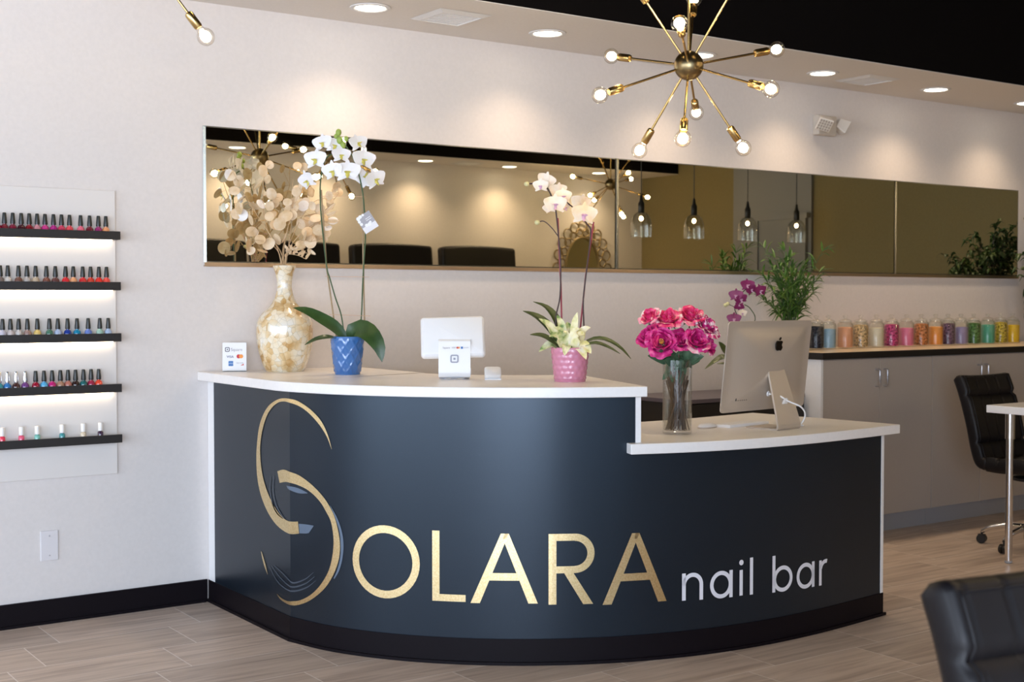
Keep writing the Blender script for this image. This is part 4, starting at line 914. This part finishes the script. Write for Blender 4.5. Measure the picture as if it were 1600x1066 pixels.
MB().lathe([(.020, 0), (.018, .0012)], 24, Md @ Matrix.Translation((0, .0215, .115)) @ Matrix.Rotation(R_(107), 4, 'X')).build('cable_hole', m_whiteplastic, dc)
PH, PW = .384, .585
Mp = Md @ Matrix.Translation((-.020, .098, .270)) @ Matrix.Rotation(R_(6.5), 4, 'X')     # panel centre
cb = MB(); nu, nv = 28, 24; vs = []; pl = rrect(PW, PH, .016, 5)
def bulge(x, z):
    q = max(abs(x)/(PW/2), abs(z)/(PH/2)); q2 = math.hypot(x/(PW/2), z/(PH/2))
    e = max(0, 1-max(q, q2*.86)**2.2); return -.036*e**.85
rings_ = [1, .985, .95, .9, .82, .72, .6, .45, .3, .15]; N_ = len(pl)
for s_ in rings_: vs += [Mp @ Vector((x*s_, bulge(x*s_, z*s_), z*s_)) for x, z in pl]
vs.append(Mp @ Vector((0, bulge(0, 0), 0))); k0 = len(vs); vs += [Mp @ Vector((x, .006, z)) for x, z in pl]
fs = [(k*N_+i, k*N_+(i+1) % N_, (k+1)*N_+(i+1) % N_, (k+1)*N_+i) for k in range(len(rings_)-1) for i in range(N_)]
fs += [((len(rings_)-1)*N_+i, (len(rings_)-1)*N_+(i+1) % N_, k0-1) for i in range(N_)]
fs += [(k0+i, k0+(i+1) % N_, (i+1) % N_, i) for i in range(N_)]+[tuple(k0+i for i in range(N_))]
cb.add(vs, fs); case = cb.build('case', m_alum, dc, 50)
MB().prism(rrect(PW-.006, PH-.075, .004), 0, .0012, Mp @ Matrix.Translation((0, .0062, .034)) @ Matrix.Rotation(R_(-90), 4, 'X')).build('screen', mat('dark_screen'), dc, 0)
# the fruit mark: body with bite, and leaf
def fruit():
    P = []
    pts = [(0,.30),(.10,.345),(.22,.36),(.33,.32),(.42,.235),(.335,.14),(.31,.02),(.345,-.09),(.44,-.16),(.38,-.30),(.29,-.42),(.19,-.47),(.09,-.44),(0,-.425),(-.09,-.44),(-.19,-.47),(-.30,-.41),(-.39,-.27),(-.44,-.11),(-.45,.05),(-.41,.20),(-.33,.31),(-.22,.36),(-.10,.345)]
    return pts
fm = MB(); LOG = Mp @ Matrix.Translation((.020, -.0345, .092))
Ml = LOG @ Matrix.Rotation(R_(90), 4, 'X')
s_ = .052; fm.prism([(x*s_, z*s_) for x, z in fruit()], -.004, .0022, Ml)
fm.prism([(.00*s_, .40*s_), (.02*s_, .52*s_), (.10*s_, .62*s_), (.16*s_, .645*s_), (.155*s_, .54*s_), (.09*s_, .43*s_)], -.004, .0022, Ml)
fm.build('fruit_mark', m_applemark, case, 0)
vb = MB()
for i in range(6): vb.box(-.215+i*.014, -.209+i*.014, -.0125, -.0065, -.142, -.130, Mp)
vb.build('port_slots', mat('dark_port', (.08, .07, .06), .5), case, 0)
MB().box(-.022, .014, -.037, -.034, -.075, -.040, Mp).build('memory_door', mat('grey_door_plate', (.20, .20, .18), .4), case, 0)
MB().tube(spline([Mp @ Vector((-.012, -.030, -.118)), Mp @ Vector((.0, -.075, -.120)), Md @ Vector((.015, .012, .118)), Md @ Vector((.055, -.020, .095)), Md @ Vector((.095, -.014, .060)), Md @ Vector((.098, .006, .022)), Md @ Vector((.100, .05, .006)), Md @ Vector((.14, .10, .005)), Md @ Vector((.17, .08, .005)), Md @ Vector((.165, .045, .005)), Md @ Vector((.125, .06, .005))], 8), .0036, 8).build('power_cable', m_whiteplastic, dc)
MB().lathe([(.012, 0), (.0105, .004)], 20, Mp @ Matrix.Translation((-.012, -.026, -.118)) @ Matrix.Rotation(R_(90), 4, 'X')).build('power_plug', m_whiteplastic, dc)
ka, kb_ = at_z(1140.5, 669, ZL), at_z(1205, 662, ZL); kx = (kb_-ka).normalized(); ky = Vector((-kx.y, kx.x, 0)); kd = thing('keyboard', (ka+kb_)/2, 'slim white and silver keyboard lying under the desktop computer', 'keyboard')
Mk = Matrix.Translation(ka) @ Matrix((kx, ky, Vector((0, 0, 1)))).transposed().to_4x4()
MB().add([Mk @ Vector(p) for p in ((0,0,.0),(.28,0,.0),(.28,.115,0),(0,.115,0),(0,0,.012),(.28,0,.012),(.28,.115,.006),(0,.115,.006))], [(0,3,2,1),(4,5,6,7),(0,1,5,4),(1,2,6,5),(2,3,7,6),(3,0,4,7)]).build('base', m_whiteplastic, kd, 0, .0015)
kc = MB()
for r in range(5):
    for c_ in range(14): z = .0118-.0058*((r*.021+.014)/.115); kc.box(.006+c_*.0192, .0225+c_*.0192, .007+r*.0212, .0255+r*.0212, z-.001, z+.0014, Mk)
kc.build('keys', m_whiteplastic, kd, 0)
MC = at_z(1105, 668.5, ZL); mo = thing('computer_mouse', MC, 'white computer mouse on the lower counter beside the rose vase', 'mouse')
Mm = Matrix.Translation(MC) @ frame(Vector((0, 0, 1)), kx)
def mfn(u, v):
    a = 2*math.pi*v; r = u; x = .0565*r*math.cos(a)*(1 if abs(math.cos(a)) < .9 else 1); y = .0285*r*math.sin(a); return Mm @ Vector((x, y, .004+.017*math.sqrt(max(0, 1-r**2.6))))
mb = MB().grid(mfn, 10, 28); mb.build('shell', m_whiteplastic, mo, 60)
MB().lathe([(.97, 0), (1, .0045)], 28, Mm @ Matrix.Diagonal((.0565, .0285, 1, 1))).build('base', m_alum, mo, 40)

# ------------------------------------------------------------------ back cabinets, worktop, low black cabinet
X0, YFC, ZT = 5.77, 5.130, 1.095
xs = [5.77, 6.757, 7.735, 8.71, 9.66]
def cabinet(x0, x1, label):
    t = thing('base_cabinet', ((x0+x1)/2, YFC, 0), label, 'cabinet', 'greige two door base cabinets under the jars')
    MB().box(x0+.001, x1-.001, YFC+.020, YW-.025, .105, 1.054).build('body', m_white, t, 0)
    MB().box(x0+.001, x1-.001, YFC+.043, YFC+.06, .0, .105).build('toe_kick', m_kick, t, 0)
    xm = (x0+x1)/2
    for a, b, hx in ((x0+.003, xm-.0015, xm-.035), (xm+.0015, x1-.003, xm+.035)):
        d = MB().box(a, b, YFC, YFC+.0195, .110, 1.050).build('door', m_cab, t, 0, .0015)
        MB().tube([(hx, YFC+.002, .985), (hx, YFC-.026, .985), (hx, YFC-.032, .978), (hx, YFC-.032, .892), (hx, YFC-.026, .885), (hx, YFC+.002, .885)], .0055, 8).build('handle', m_nickel, d)
cabinet(xs[0], xs[1], 'greige two door cabinet at the left end of the row, nearest the desktop computer')
cabinet(xs[1], xs[2], 'greige two door cabinet behind the nail table chair')
cabinet(xs[2], xs[3], 'greige two door cabinet at the right frame edge')
cabinet(xs[3], xs[4], 'greige two door cabinet hidden at the far right end of the row')
ws = MB().box(5.749, 5.769, YFC-.002, YW-.025, 0, 1.054).build('cabinet_end_panel', m_white, None, 0, .001); tag(ws, 'white end panel closing the cabinet row beside the desktop computer', 'panel')
wk = thing('worktop', (7.7, 5.4, ZT), 'pale maple worktop with black front edge carrying the row of jars', 'worktop')
MB().box(5.737, 9.665, 5.104, YW-.023, 1.056, ZT).build('top', m_maple, wk, 0)
ed = MB().box(5.733, 9.665, 5.100, 5.104, 1.055, ZT-.001); ed.box(5.733, 5.737, 5.104, YW-.023, 1.055, ZT-.001); ed.build('edge_band', m_blackedge, wk, 0)
lb = thing('low_cabinet', (5.25, 5.45, 0), 'low black cabinet behind the lower counter, between rose vase and desktop computer', 'cabinet')
MB().box(4.79, 5.72, 5.24, 5.735, .06, .835).build('body', m_blackplastic, lb, 0, .002); MB().box(4.83, 5.70, 5.28, 5.70, 0, .06).build('plinth', m_base, lb, 0)
MB().box(4.775, 5.725, 5.225, 5.738, .836, .858).build('top', mat('plum_grey_top', (.11, .09, .11), .35), lb, 0, .002)
for a, b in ((4.795, 5.253), (5.257, 5.715)): MB().box(a, b, 5.222, 5.239, .07, .83).build('door', m_blackedge, lb, 0, .002)

# ------------------------------------------------------------------ jars
def content(name, c, lumpy):
    m = mat(name, c, .7)
    if lumpy: mottle(m, 85, [(.36, tuple(x*.35 for x in c)), (.5, c), (.66, tuple(min(.9, x*1.5+.05) for x in c))], bump=.8, dist=.01)
    else: mottle(m, 200, [(.3, tuple(x*.92 for x in c)), (.7, tuple(min(.95, x*1.06) for x in c))], bump=.1)
    return m
JR, JH = .050, .165
jars = [(1275,'dark navy beads',(.006,.006,.02),1,.135),(1294,'pale blue bath salt',(.32,.47,.60),0,.122),(1320.6,'salmon bath salt',(.80,.37,.20),0,.130),(1344.6,'beige dried flakes',(.55,.36,.17),1,.140),(1369,'cream white salt',(.76,.66,.50),0,.122),
    (1392.6,'magenta dried petals',(.48,.03,.16),1,.140),(1416,'rose pink bath salt',(.80,.20,.33),0,.118),(1439,'rusty orange dried peel',(.52,.17,.04),1,.145),(1461.6,'bright orange salt',(.86,.33,.06),0,.122),(1480.8,'dark purple dried buds',(.14,.06,.11),1,.142),
    (1501,'lavender bath salt',(.34,.27,.44),0,.118),(1521,'dark green dried leaves',(.06,.16,.02),1,.140),(1543,'sea green salt',(.10,.40,.26),0,.130),(1563,'olive yellow dried flowers',(.48,.34,.01),1,.148),(1582,'bright yellow salt',(.84,.52,.01),0,.125)]
j0 = None
for i, (px, nm, c, lumpy, fill) in enumerate(jars):
    p = at_y(px, 535, 5.50); lab = f'lidded clear glass jar of {nm} in the row on the back worktop'
    z0 = ZT+.0005; T = Matrix.Translation((p.x, 5.50, z0)); cm = content('jar_'+nm.replace(' ', '_'), c, lumpy)
    if j0 is None:
        jt = thing('glass_jar', (p.x, 5.50, z0), lab, 'jar', 'glass jars along the back worktop')
        MB().lathe([(.001, .002), (.046, 0), (JR, .004), (JR, JH-.020), (.046, JH-.008), (.038, JH-.002), (.038, JH), (.0355, JH), (.0355, JH-.004), (.043, JH-.011), (JR-.003, JH-.022), (JR-.003, .008)], 32, T, False, False).build('glass', m_glass, jt, 40)
        MB().lathe([(.030, JH-.006), (.034, JH+.0005), (.041, JH+.002), (.041, JH+.006), (.030, JH+.013), (.012, JH+.019), (.009, JH+.024), (.015, JH+.031), (.016, JH+.037), (.011, JH+.042), (.001, JH+.043)], 28, T, True, False).build('lid', m_glass, jt, 40)
        j0 = jt; protoc = None
        root = jt
    else:
        root = j0.copy(); col.objects.link(root); root.location = (p.x, 5.50, z0); root['label'] = lab
        for chd in list(j0.children):
            if chd.name.split('.')[0] == 'contents': continue
            cc = chd.copy(); col.objects.link(cc); cc.parent = root
    bpy.context.view_layer.update()
    MB().lathe([(.001, .006), (.044, .006), (JR-.0035, .010), (JR-.0035, min(fill, JH-.026)), (.030, fill+.003 if not lumpy else min(fill, JH-.024)+.006), (.001, fill+.002)], 28, T, False, False).build('contents', cm, root, 50)

# ------------------------------------------------------------------ plants at the back
def twig_leaves(mb, st, path, n, L, W, rg, start=.25, droop=.3):
    m = len(path)-1
    for q in range(n):
        u = start+(1-start)*q/max(1, n-1); p = path[min(m, int(u*m))]; t = (path[min(m, int(u*m)+1)]-path[max(0, int(u*m)-1)]).normalized()
        s = Vector((rg.uniform(-1, 1), rg.uniform(-1, 1), rg.uniform(-.4, .6))).normalized(); d = (t*.6+s).normalized(); l = L*rg.uniform(.7, 1.2)
        leaf_strip(mb, [p, p+d*l*.5+Vector((0, 0, .012)), p+d*l+Vector((0, 0, -droop*l*rg.uniform(.2, 1)))], W*rg.uniform(.8, 1.15), fold=.25, n=5, th=.0008, up=Vector((rg.uniform(-.4, .4), rg.uniform(-.4, .4), 1)))
rg = random.Random(5)
BP = Vector((5.885, 5.50, ZT+.0005)); bp_ = thing('potted_palm', BP, 'bushy potted bamboo palm with slender leaves behind the desktop computer', 'potted plant')
MB().lathe([(.065, 0), (.07, .005), (.085, .14), (.088, .145), (.082, .146), (.078, .125)], 32, Matrix.Translation(BP), True, False).build('pot', m_whiteplastic, bp_, 40)
MB().lathe([(.001, .122), (.079, .120)], 24, Matrix.Translation(BP), False, False).build('soil', m_soil, bp_)
lm = MB(); sm = MB()
m_palm = mottle(mat('palm_leaf', rough=.45), 18, [(.3, (.03, .085, .012)), (.55, (.075, .17, .025)), (.75, (.20, .28, .05))])
for k in range(30):
    a = rg.uniform(0, 6.28); sp_ = rg.uniform(.02, .22); h = rg.uniform(.28, .56)
    if k % 3 == 0: h *= .6; sp_ *= 1.25
    o_ = Vector((math.cos(a), math.sin(a)*.75, 0)); path = spline([BP+o_*.02+Vector((0, 0, .12)), BP+o_*(.03+sp_*.3)+Vector((0, 0, .12+h*.5)), BP+o_*(.03+sp_)+Vector((0, 0, .12+h))], 7)
    sm.tube(path, [.0032*(1-.6*i/len(path)) for i in range(len(path))], 6)
    twig_leaves(lm, sm, path, 15, .10, .0135, rg, .25, .35)
    for q in range(4):
        d = (o_*rg.uniform(.2, 1)+Vector((rg.uniform(-.6, .6), rg.uniform(-.6, .6), rg.uniform(.2, .9)))).normalized(); e = path[-1]; leaf_strip(lm, [e, e+d*.04, e+d*.085+Vector((0, 0, -.012))], .014, n=5, th=.0008)
sm.build('stems', m_stem, bp_); lm.build('foliage', m_palm, bp_, 60)
OD = 7.25
PB = at(1178, 600, OD); PB.z = .8585; pw = thing('potted_orchid', PB, 'dark magenta orchid rising behind the left edge of the desktop computer', 'potted orchid')
MB().lathe([(.05, 0), (.055, .004), (.066, .12), (.060, .121), (.057, .10)], 28, Matrix.Translation(PB), True, False).build('pot', m_whiteplastic, pw, 40); MB().lathe([(.001, .10), (.058, .098)], 20, Matrix.Translation(PB), False, False).build('potting_bark', m_soil, pw)
def G(px, py, dd=0.): return at(px, py, OD+dd)
top_ = PB+Vector((0, 0, .10))
for pts, w_ in (([top_, G(1140,557), G(1128,541), G(1123,534)], .05), ([top_, G(1138,562,-.04), G(1124,560,-.06), G(1101,577,-.08)], .05), ([top_, G(1138,570,.02), G(1120,568.5,.03)], .03), ([top_, G(1170,560,.0), G(1190,565,.0)], .05)):
    mb = MB(); leaf_strip(mb, pts, w_, fold=.2, up=Vector((0, 0, 1))-cF*.6); mb.build('leaf', m_leafmid, pw, 60)
MB().tube(spline([top_, G(1152,530), G(1152,497), G(1148,482), G(1153,470), G(1162,455), G(1175,448), G(1186,452)], 5), .003, 7).build('flower_stem', m_darkstem, pw)
MB().tube(spline([top_, G(1165,530), G(1180,500), G(1172,482), G(1163,476)], 5), .0026, 7).build('flower_stem', m_stem, pw)
for px, py in ((1133.5, 477), (1137, 475)): MB().ball(G(px, py), .011, 10, 8).build('bud', m_budpale, pw, 180)
MB().tube([G(1137, 475), G(1148, 480)], .002, 6).build('flower_stem', m_darkstem, pw)
for px, py, r, fx, fz, roll, mm in ((1150,462,11,-.3,0,0,m_mag_petal), (1158,468,10,.1,-.3,20,m_mag_petal), (1168,446,11,.1,.2,0,m_mag_petal), (1174,453,9,.3,-.1,30,m_mag_petal), (1188,455,11,.5,0,10,m_mag_petal), (1147,499,11,-.2,.1,0,m_mag_petal), (1155,478,8,0,-.5,180,m_mag_petal), (1160,490,7,0,0,0,m_cream_petal)):
    orchid_flower(pw, G(px, py, -.02), toC+cR*fx+Vector((0, 0, fz)), r*.0029, mm, m_lip_pink, roll)
FP = Vector((8.62, 5.47, ZT+.0005)); fp_ = thing('leafy_plant', FP, 'dark green leafy plant spilling in at the right frame edge in front of the mirror', 'potted plant')
MB().lathe([(.085, 0), (.09, .005), (.115, .19), (.12, .195), (.112, .196), (.107, .17)], 32, Matrix.Translation(FP), True, False).build('pot', m_whiteplastic, fp_, 40)
MB().lathe([(.001, .17), (.108, .168)], 24, Matrix.Translation(FP), False, False).build('soil', m_soil, fp_)
lm = MB(); sm = MB(); rg = random.Random(9)
m_ficus = mottle(mat('dark_shrub_leaf', rough=.45), 9, [(.3, (.010, .030, .008)), (.55, (.025, .06, .012)), (.78, (.10, .13, .02))])
for k in range(60):
    a = rg.uniform(0, 6.28); r = rg.uniform(.12, .52); h = rg.uniform(.28, .78); o_ = Vector((math.cos(a), math.sin(a)*.38, 0))
    path = spline([FP+o_*.03+Vector((0, 0, .17)), FP+o_*(r*.45)+Vector((0, 0, .17+h*.75)), FP+o_*r+Vector((0, 0, .17+h*rg.uniform(.55, 1.0)))], 7)
    sm.tube(path, [.004*(1-.7*i/len(path)) for i in range(len(path))], 6); twig_leaves(lm, sm, path, 15, .055, .026, rg, .35, .5)
for k in range(6):     # trailing shoots on the left side
    x = -.44+k*.035; path = spline([FP+Vector((0, 0, .17)), FP+Vector((x*.7, -.05, .55)), FP+Vector((x, -.06+.02*k, .42)), FP+Vector((x+.01, -.06+.02*k, .24-.02*k))], 8)
    sm.tube(path, .003, 6); twig_leaves(lm, sm, path, 22, .05, .026, rg, .25, .8)
sm.build('stems', m_darkstem, fp_); lm.build('foliage', m_ficus, fp_, 60)

# ------------------------------------------------------------------ nail table and stool chairs
nt = thing('nail_table', (6.12, 4.16, 0), 'white nail table with chrome post leg at the right frame edge', 'table')
MB().box(6.045, 7.35, 3.42, 4.245, .80, .84).build('tabletop', m_top, nt, 0, .003)
for x, y in ((6.125, 4.155), (7.27, 4.155), (6.125, 3.50), (7.27, 3.50)):
    lg = MB().lathe([(.019, .012), (.019, .66), (.025, .662), (.025, .80)], 24, Matrix.Translation((x, y, 0))).build('leg', m_chrome, nt, 40)
    MB().lathe([(.015, 0), (.020, .004), (.020, .014)], 20, Matrix.Translation((x, y, 0))).build('foot', m_kick, lg, 40)
def stool_chair(loc, rz, label, star=0., zs=.0):
    t = thing('salon_chair', (0, 0, 0), label, 'chair', 'black quilted salon chairs')
    def quilt(v, n=4):
        f = (v*n) % 1; return min(f, 1-f)
    def pad(path, w, th, parent, name, grooves, wtop=None):
        P = spline([(0, y, z) for y, z in path], 8); m = len(P)-1
        mb = MB(); nu, nv = 40, 56; A = []; Bk = []
        for i in range(nu+1):
            u = i/nu; x = u*m; k = min(int(x), m-1); p = P[k].lerp(P[k+1], x-k); tt = (P[min(k+1, m)]-P[max(k-1, 0)]).normalized(); nn = Vector((0, -tt.z, tt.y))
            ee = min(1, min(u, 1-u)*m*.010/.012+.0); re = math.sqrt(max(0, 1-(1-min(1, min(u, 1-u)/.03))**2))
            for j in range(nv+1):
                v = j/nv; q = math.sqrt(max(0, 1-(1-min(1, min(v, 1-v)/.022))**2)); g = 0
                if .07 < v < .93: g = max(g, .005*max(0, 1-quilt((v-.07)/.86, 4)*4/.16))
                for gu in grooves: g = max(g, .017*max(0, 1-abs(u-gu)/.026))
                if abs(v-.07) < .012 or abs(v-.93) < .012: g = max(g, .004)
                h = th/2*(.55+.45*min(q, 1))*(.45+.55*re)
                cr_ = .10 if False else 0
                xx = (v-.5)*w*(1-.03*(1-re))
                cv_ = .020*((2*v-1)**2)
                A.append(Vector((xx, p.y, p.z))+nn*(h-g+cv_)); Bk.append(Vector((xx, p.y, p.z))-nn*(h*.9-cv_))
        n = len(A); ww = nv+1; fs = []
        for i in range(nu):
            for j in range(nv): q4 = (i*ww+j, (i+1)*ww+j, (i+1)*ww+j+1, i*ww+j+1); fs += [q4[::-1], tuple(z+n for z in q4)]
        for i in range(nu):
            for j in (0, nv): q4 = (i*ww+j, (i+1)*ww+j, (i+1)*ww+j+n, i*ww+j+n); fs.append(q4 if j == 0 else q4[::-1])
        for j in range(nv):
            for i in (0, nu): q4 = (i*ww+j, i*ww+j+1, i*ww+j+1+n, i*ww+j+n); fs.append(q4[::-1] if i == 0 else q4)
        mb.add(A+Bk, fs); o = mb.build(name, m_leather, parent, 70); pp = MB(); js = (3, nv-3); i0 = 2
        pp.tube([A[i*ww+js[0]] for i in range(i0, nu-i0+1)]+[A[(nu-i0)*ww+j] for j in range(js[0]+1, js[1])]+[A[i*ww+js[1]] for i in range(nu-i0, i0-1, -1)], .0035, 7)
        pp.build('piping', m_leather, o, 60); return o
    pad([(-.25, .455+zs), (-.10, .460+zs), (.06, .452+zs), (.150, .455+zs)], .46, .085, t, 'seat', (.33, .68))
    bk = pad([(.155, .452+zs), (.205, .475+zs), (.236, .55+zs), (.272, .70+zs), (.322, .86+zs), (.362, .955+zs)], .45, .075, t, 'backrest', (.45, .775))
    MB().lathe([(.11, .385+zs), (.11, .40+zs), (.05, .41+zs)], 24).build('seat_plate', m_blackplastic, t, 40)
    MB().tube([(.10, 0, .385+zs), (.2, -.02, .375+zs), (.255, -.03, .372+zs)], .006, 8).build('height_lever', m_blackplastic, t)
    MB().lathe([(.033, .08), (.033, .20), (.027, .21), (.027, .30), (.017, .31), (.017, .39+zs)], 24).build('gas_column', m_chrome, t, 40)
    for k in range(5):
        a = R_(star+72*k); d = Vector((math.cos(a), math.sin(a), 0)); e = d*.275
        lg = MB().tube(spline([d*.02+Vector((0, 0, .115)), d*.12+Vector((0, 0, .118)), d*.22+Vector((0, 0, .098)), e+Vector((0, 0, .068))], 6), [.020-.008*i/18 for i in range(19)], 10).build('leg', m_chrome, t, 60)
        s = Vector((-d.y, d.x, 0)); w = MB()
        for o_ in (-.012, .012): w.lathe([(.012, -.008), (.026, -.008), (.027, 0), (.026, .008), (.012, .008)], 18, Matrix.Translation(e+s*o_+Vector((0, 0, .0272))) @ frame(s))
        w.tube([e+Vector((0, 0, .04)), e+Vector((0, 0, .068))], .006, 8); w.box(-.019, .019, -.013, .013, .030, .052, Matrix.Translation(e) @ frame(Vector((0, 0, 1)), d)); w.build('caster', m_blackplastic, lg, 40)
    t.location = loc; t.rotation_euler = (0, 0, rz); return t
stool_chair((6.60, 4.33, 0), R_(0), 'black quilted salon chair on casters behind the white nail table', 110)
stool_chair((1.836, .893, 0), R_(-8.8), 'black quilted salon chair in the lower right foreground corner', 60, .003)

# ------------------------------------------------------------------ the side of the room behind the camera (seen in the mirror)
pf = MB().box(3.6, 8.0, YO+.014, 1.35, 0, .42).build('pedicure_platform', m_white, None, 0, .005); tag(pf, 'raised white platform carrying the pedicure chairs along the opposite wall', 'platform')
def ped(x, label):
    z = .4205; t = thing('pedicure_chair', (x, .8, z), label, 'chair', 'black pedicure chairs on the platform'); T = Matrix.Translation((x, .8, z))
    MB().box(-.36, .36, -.25, .42, 0, .32, T).build('base', m_whiteplastic, t, 0, .02)
    MB().box(-.30, .30, -.16, .42, .325, .48, T).build('seat', m_leather, t, 30, .04, 4)
    b = MB()
    def bf(u, v):
        x_ = (v-.5)*.88; zt = .36+u*(1.155-.02*(2*v-1)**2); return T @ Vector((x_, -.22-.10*u+.03*(2*v-1)**2, zt)), Vector((0, 1, .1)).normalized()
    b.slabgrid(bf, 16, 14, .12); b.build('backrest', m_leather, t, 40, .03, 4)
    for s in (-1, 1): MB().box(min(s*.31, s*.43), max(s*.31, s*.43), -.15, .38, .325, .70, T).build('armrest', m_leather, t, 30, .03, 3)
for x, l in ((4.33, 'farthest left in the mirror behind the dried branches'), (5.26, 'seen in the mirror between the white orchid stems'), (6.27, 'seen in the mirror right of the white orchid'), (7.26, 'rightmost of those seen in the mirror')):
    ped(x, 'black pedicure chair on the platform, '+l)
OV = Vector((8.82, YO, 1.74)); ov = thing('oval_mirror', OV, 'oval decorative mirror framed by interlaced rings, seen behind the cream orchid', 'mirror')
m_ring = mat('bronze_ring_frame', (.26, .19, .09), .45, .4)
To = Matrix.Translation(OV+Vector((0, .02, 0))) @ Matrix.Rotation(R_(-90), 4, 'X')
def ell(mb, rx, rz, r): 
    P = [OV+Vector((rx*math.cos(2*math.pi*i/64), .02, rz*math.sin(2*math.pi*i/64))) for i in range(65)]; mb.tube(P, r, 8, False)
fm = MB(); ell(fm, .23, .335, .011)
for rx, rz, n_, rr in ((.345, .455, 20, .056), (.285, .392, 20, .042)):
    for i in range(n_):
        a = 2*math.pi*(i+(.5 if rr < .05 else 0))/n_; c = OV+Vector((rx*math.cos(a), .02, rz*math.sin(a))); P = [c+Vector((rr*math.cos(q*math.pi/10), 0, rr*math.sin(q*math.pi/10))) for q in range(21)]; fm.tube(P, .008, 6, False)
fm.build('ring_frame', m_ring, ov, 60)
MB().lathe([(.001, 0), (1, 0), (1, .004), (.001, .004)], 48, Matrix.Translation(OV+Vector((0, .006, 0))) @ Matrix.Rotation(R_(-90), 4, 'X') @ Matrix.Diagonal((.23, .335, 1, 1)), False, False).build('glass', m_mirror, ov, 30)
def pendant(x, y, zb, label):
    o = Vector((x, y, zb)); t = thing('pendant_light', o, label, 'pendant light', 'clear glass bell pendants seen in the mirror'); T = Matrix.Translation(o)
    MB().tube([o+Vector((0, 0, .36)), Vector((x, y, ZB))], .004, 8).build('cord', m_blackplastic, t); MB().lathe([(.06, -.02), (.06, 0)], 20, Matrix.Translation((x, y, ZB))).build('canopy', m_blackplastic, t)
    MB().lathe([(.024, .205), (.028, .21), (.028, .29), (.016, .31), (.010, .36)], 18, T).build('socket', m_blackplastic, t, 40)
    MB().lathe([(.092, 0), (.092, .09), (.086, .14), (.070, .18), (.048, .205), (.028, .215)], 32, T, False, False).build('glass_shade', thin_glass('pendant_glass', (.93, .95, .96), .55), t, 60)
    b = MB().lathe([(.013, .205), (.016, .19)]+[(.030*math.cos(R_(q)), .155-.030*math.sin(R_(q))) for q in range(-50, 91, 14)], 16, T, False, False).build('bulb', m_bulbglass, t, 60)
    MB().ball((0, 0, 0), .017, 10, 8, (1, 1, 1.2), Matrix.Translation(o+Vector((0, 0, .158)))).build('filament', m_glow2, b, 60)
for i, x in enumerate((7.46, 8.08, 8.75, 9.40)):
    pendant(x, 2.8, 1.945, f'clear glass bell pendant on black cord, {["leftmost", "second from left", "third from left", "rightmost"][i]} of four in the mirror')
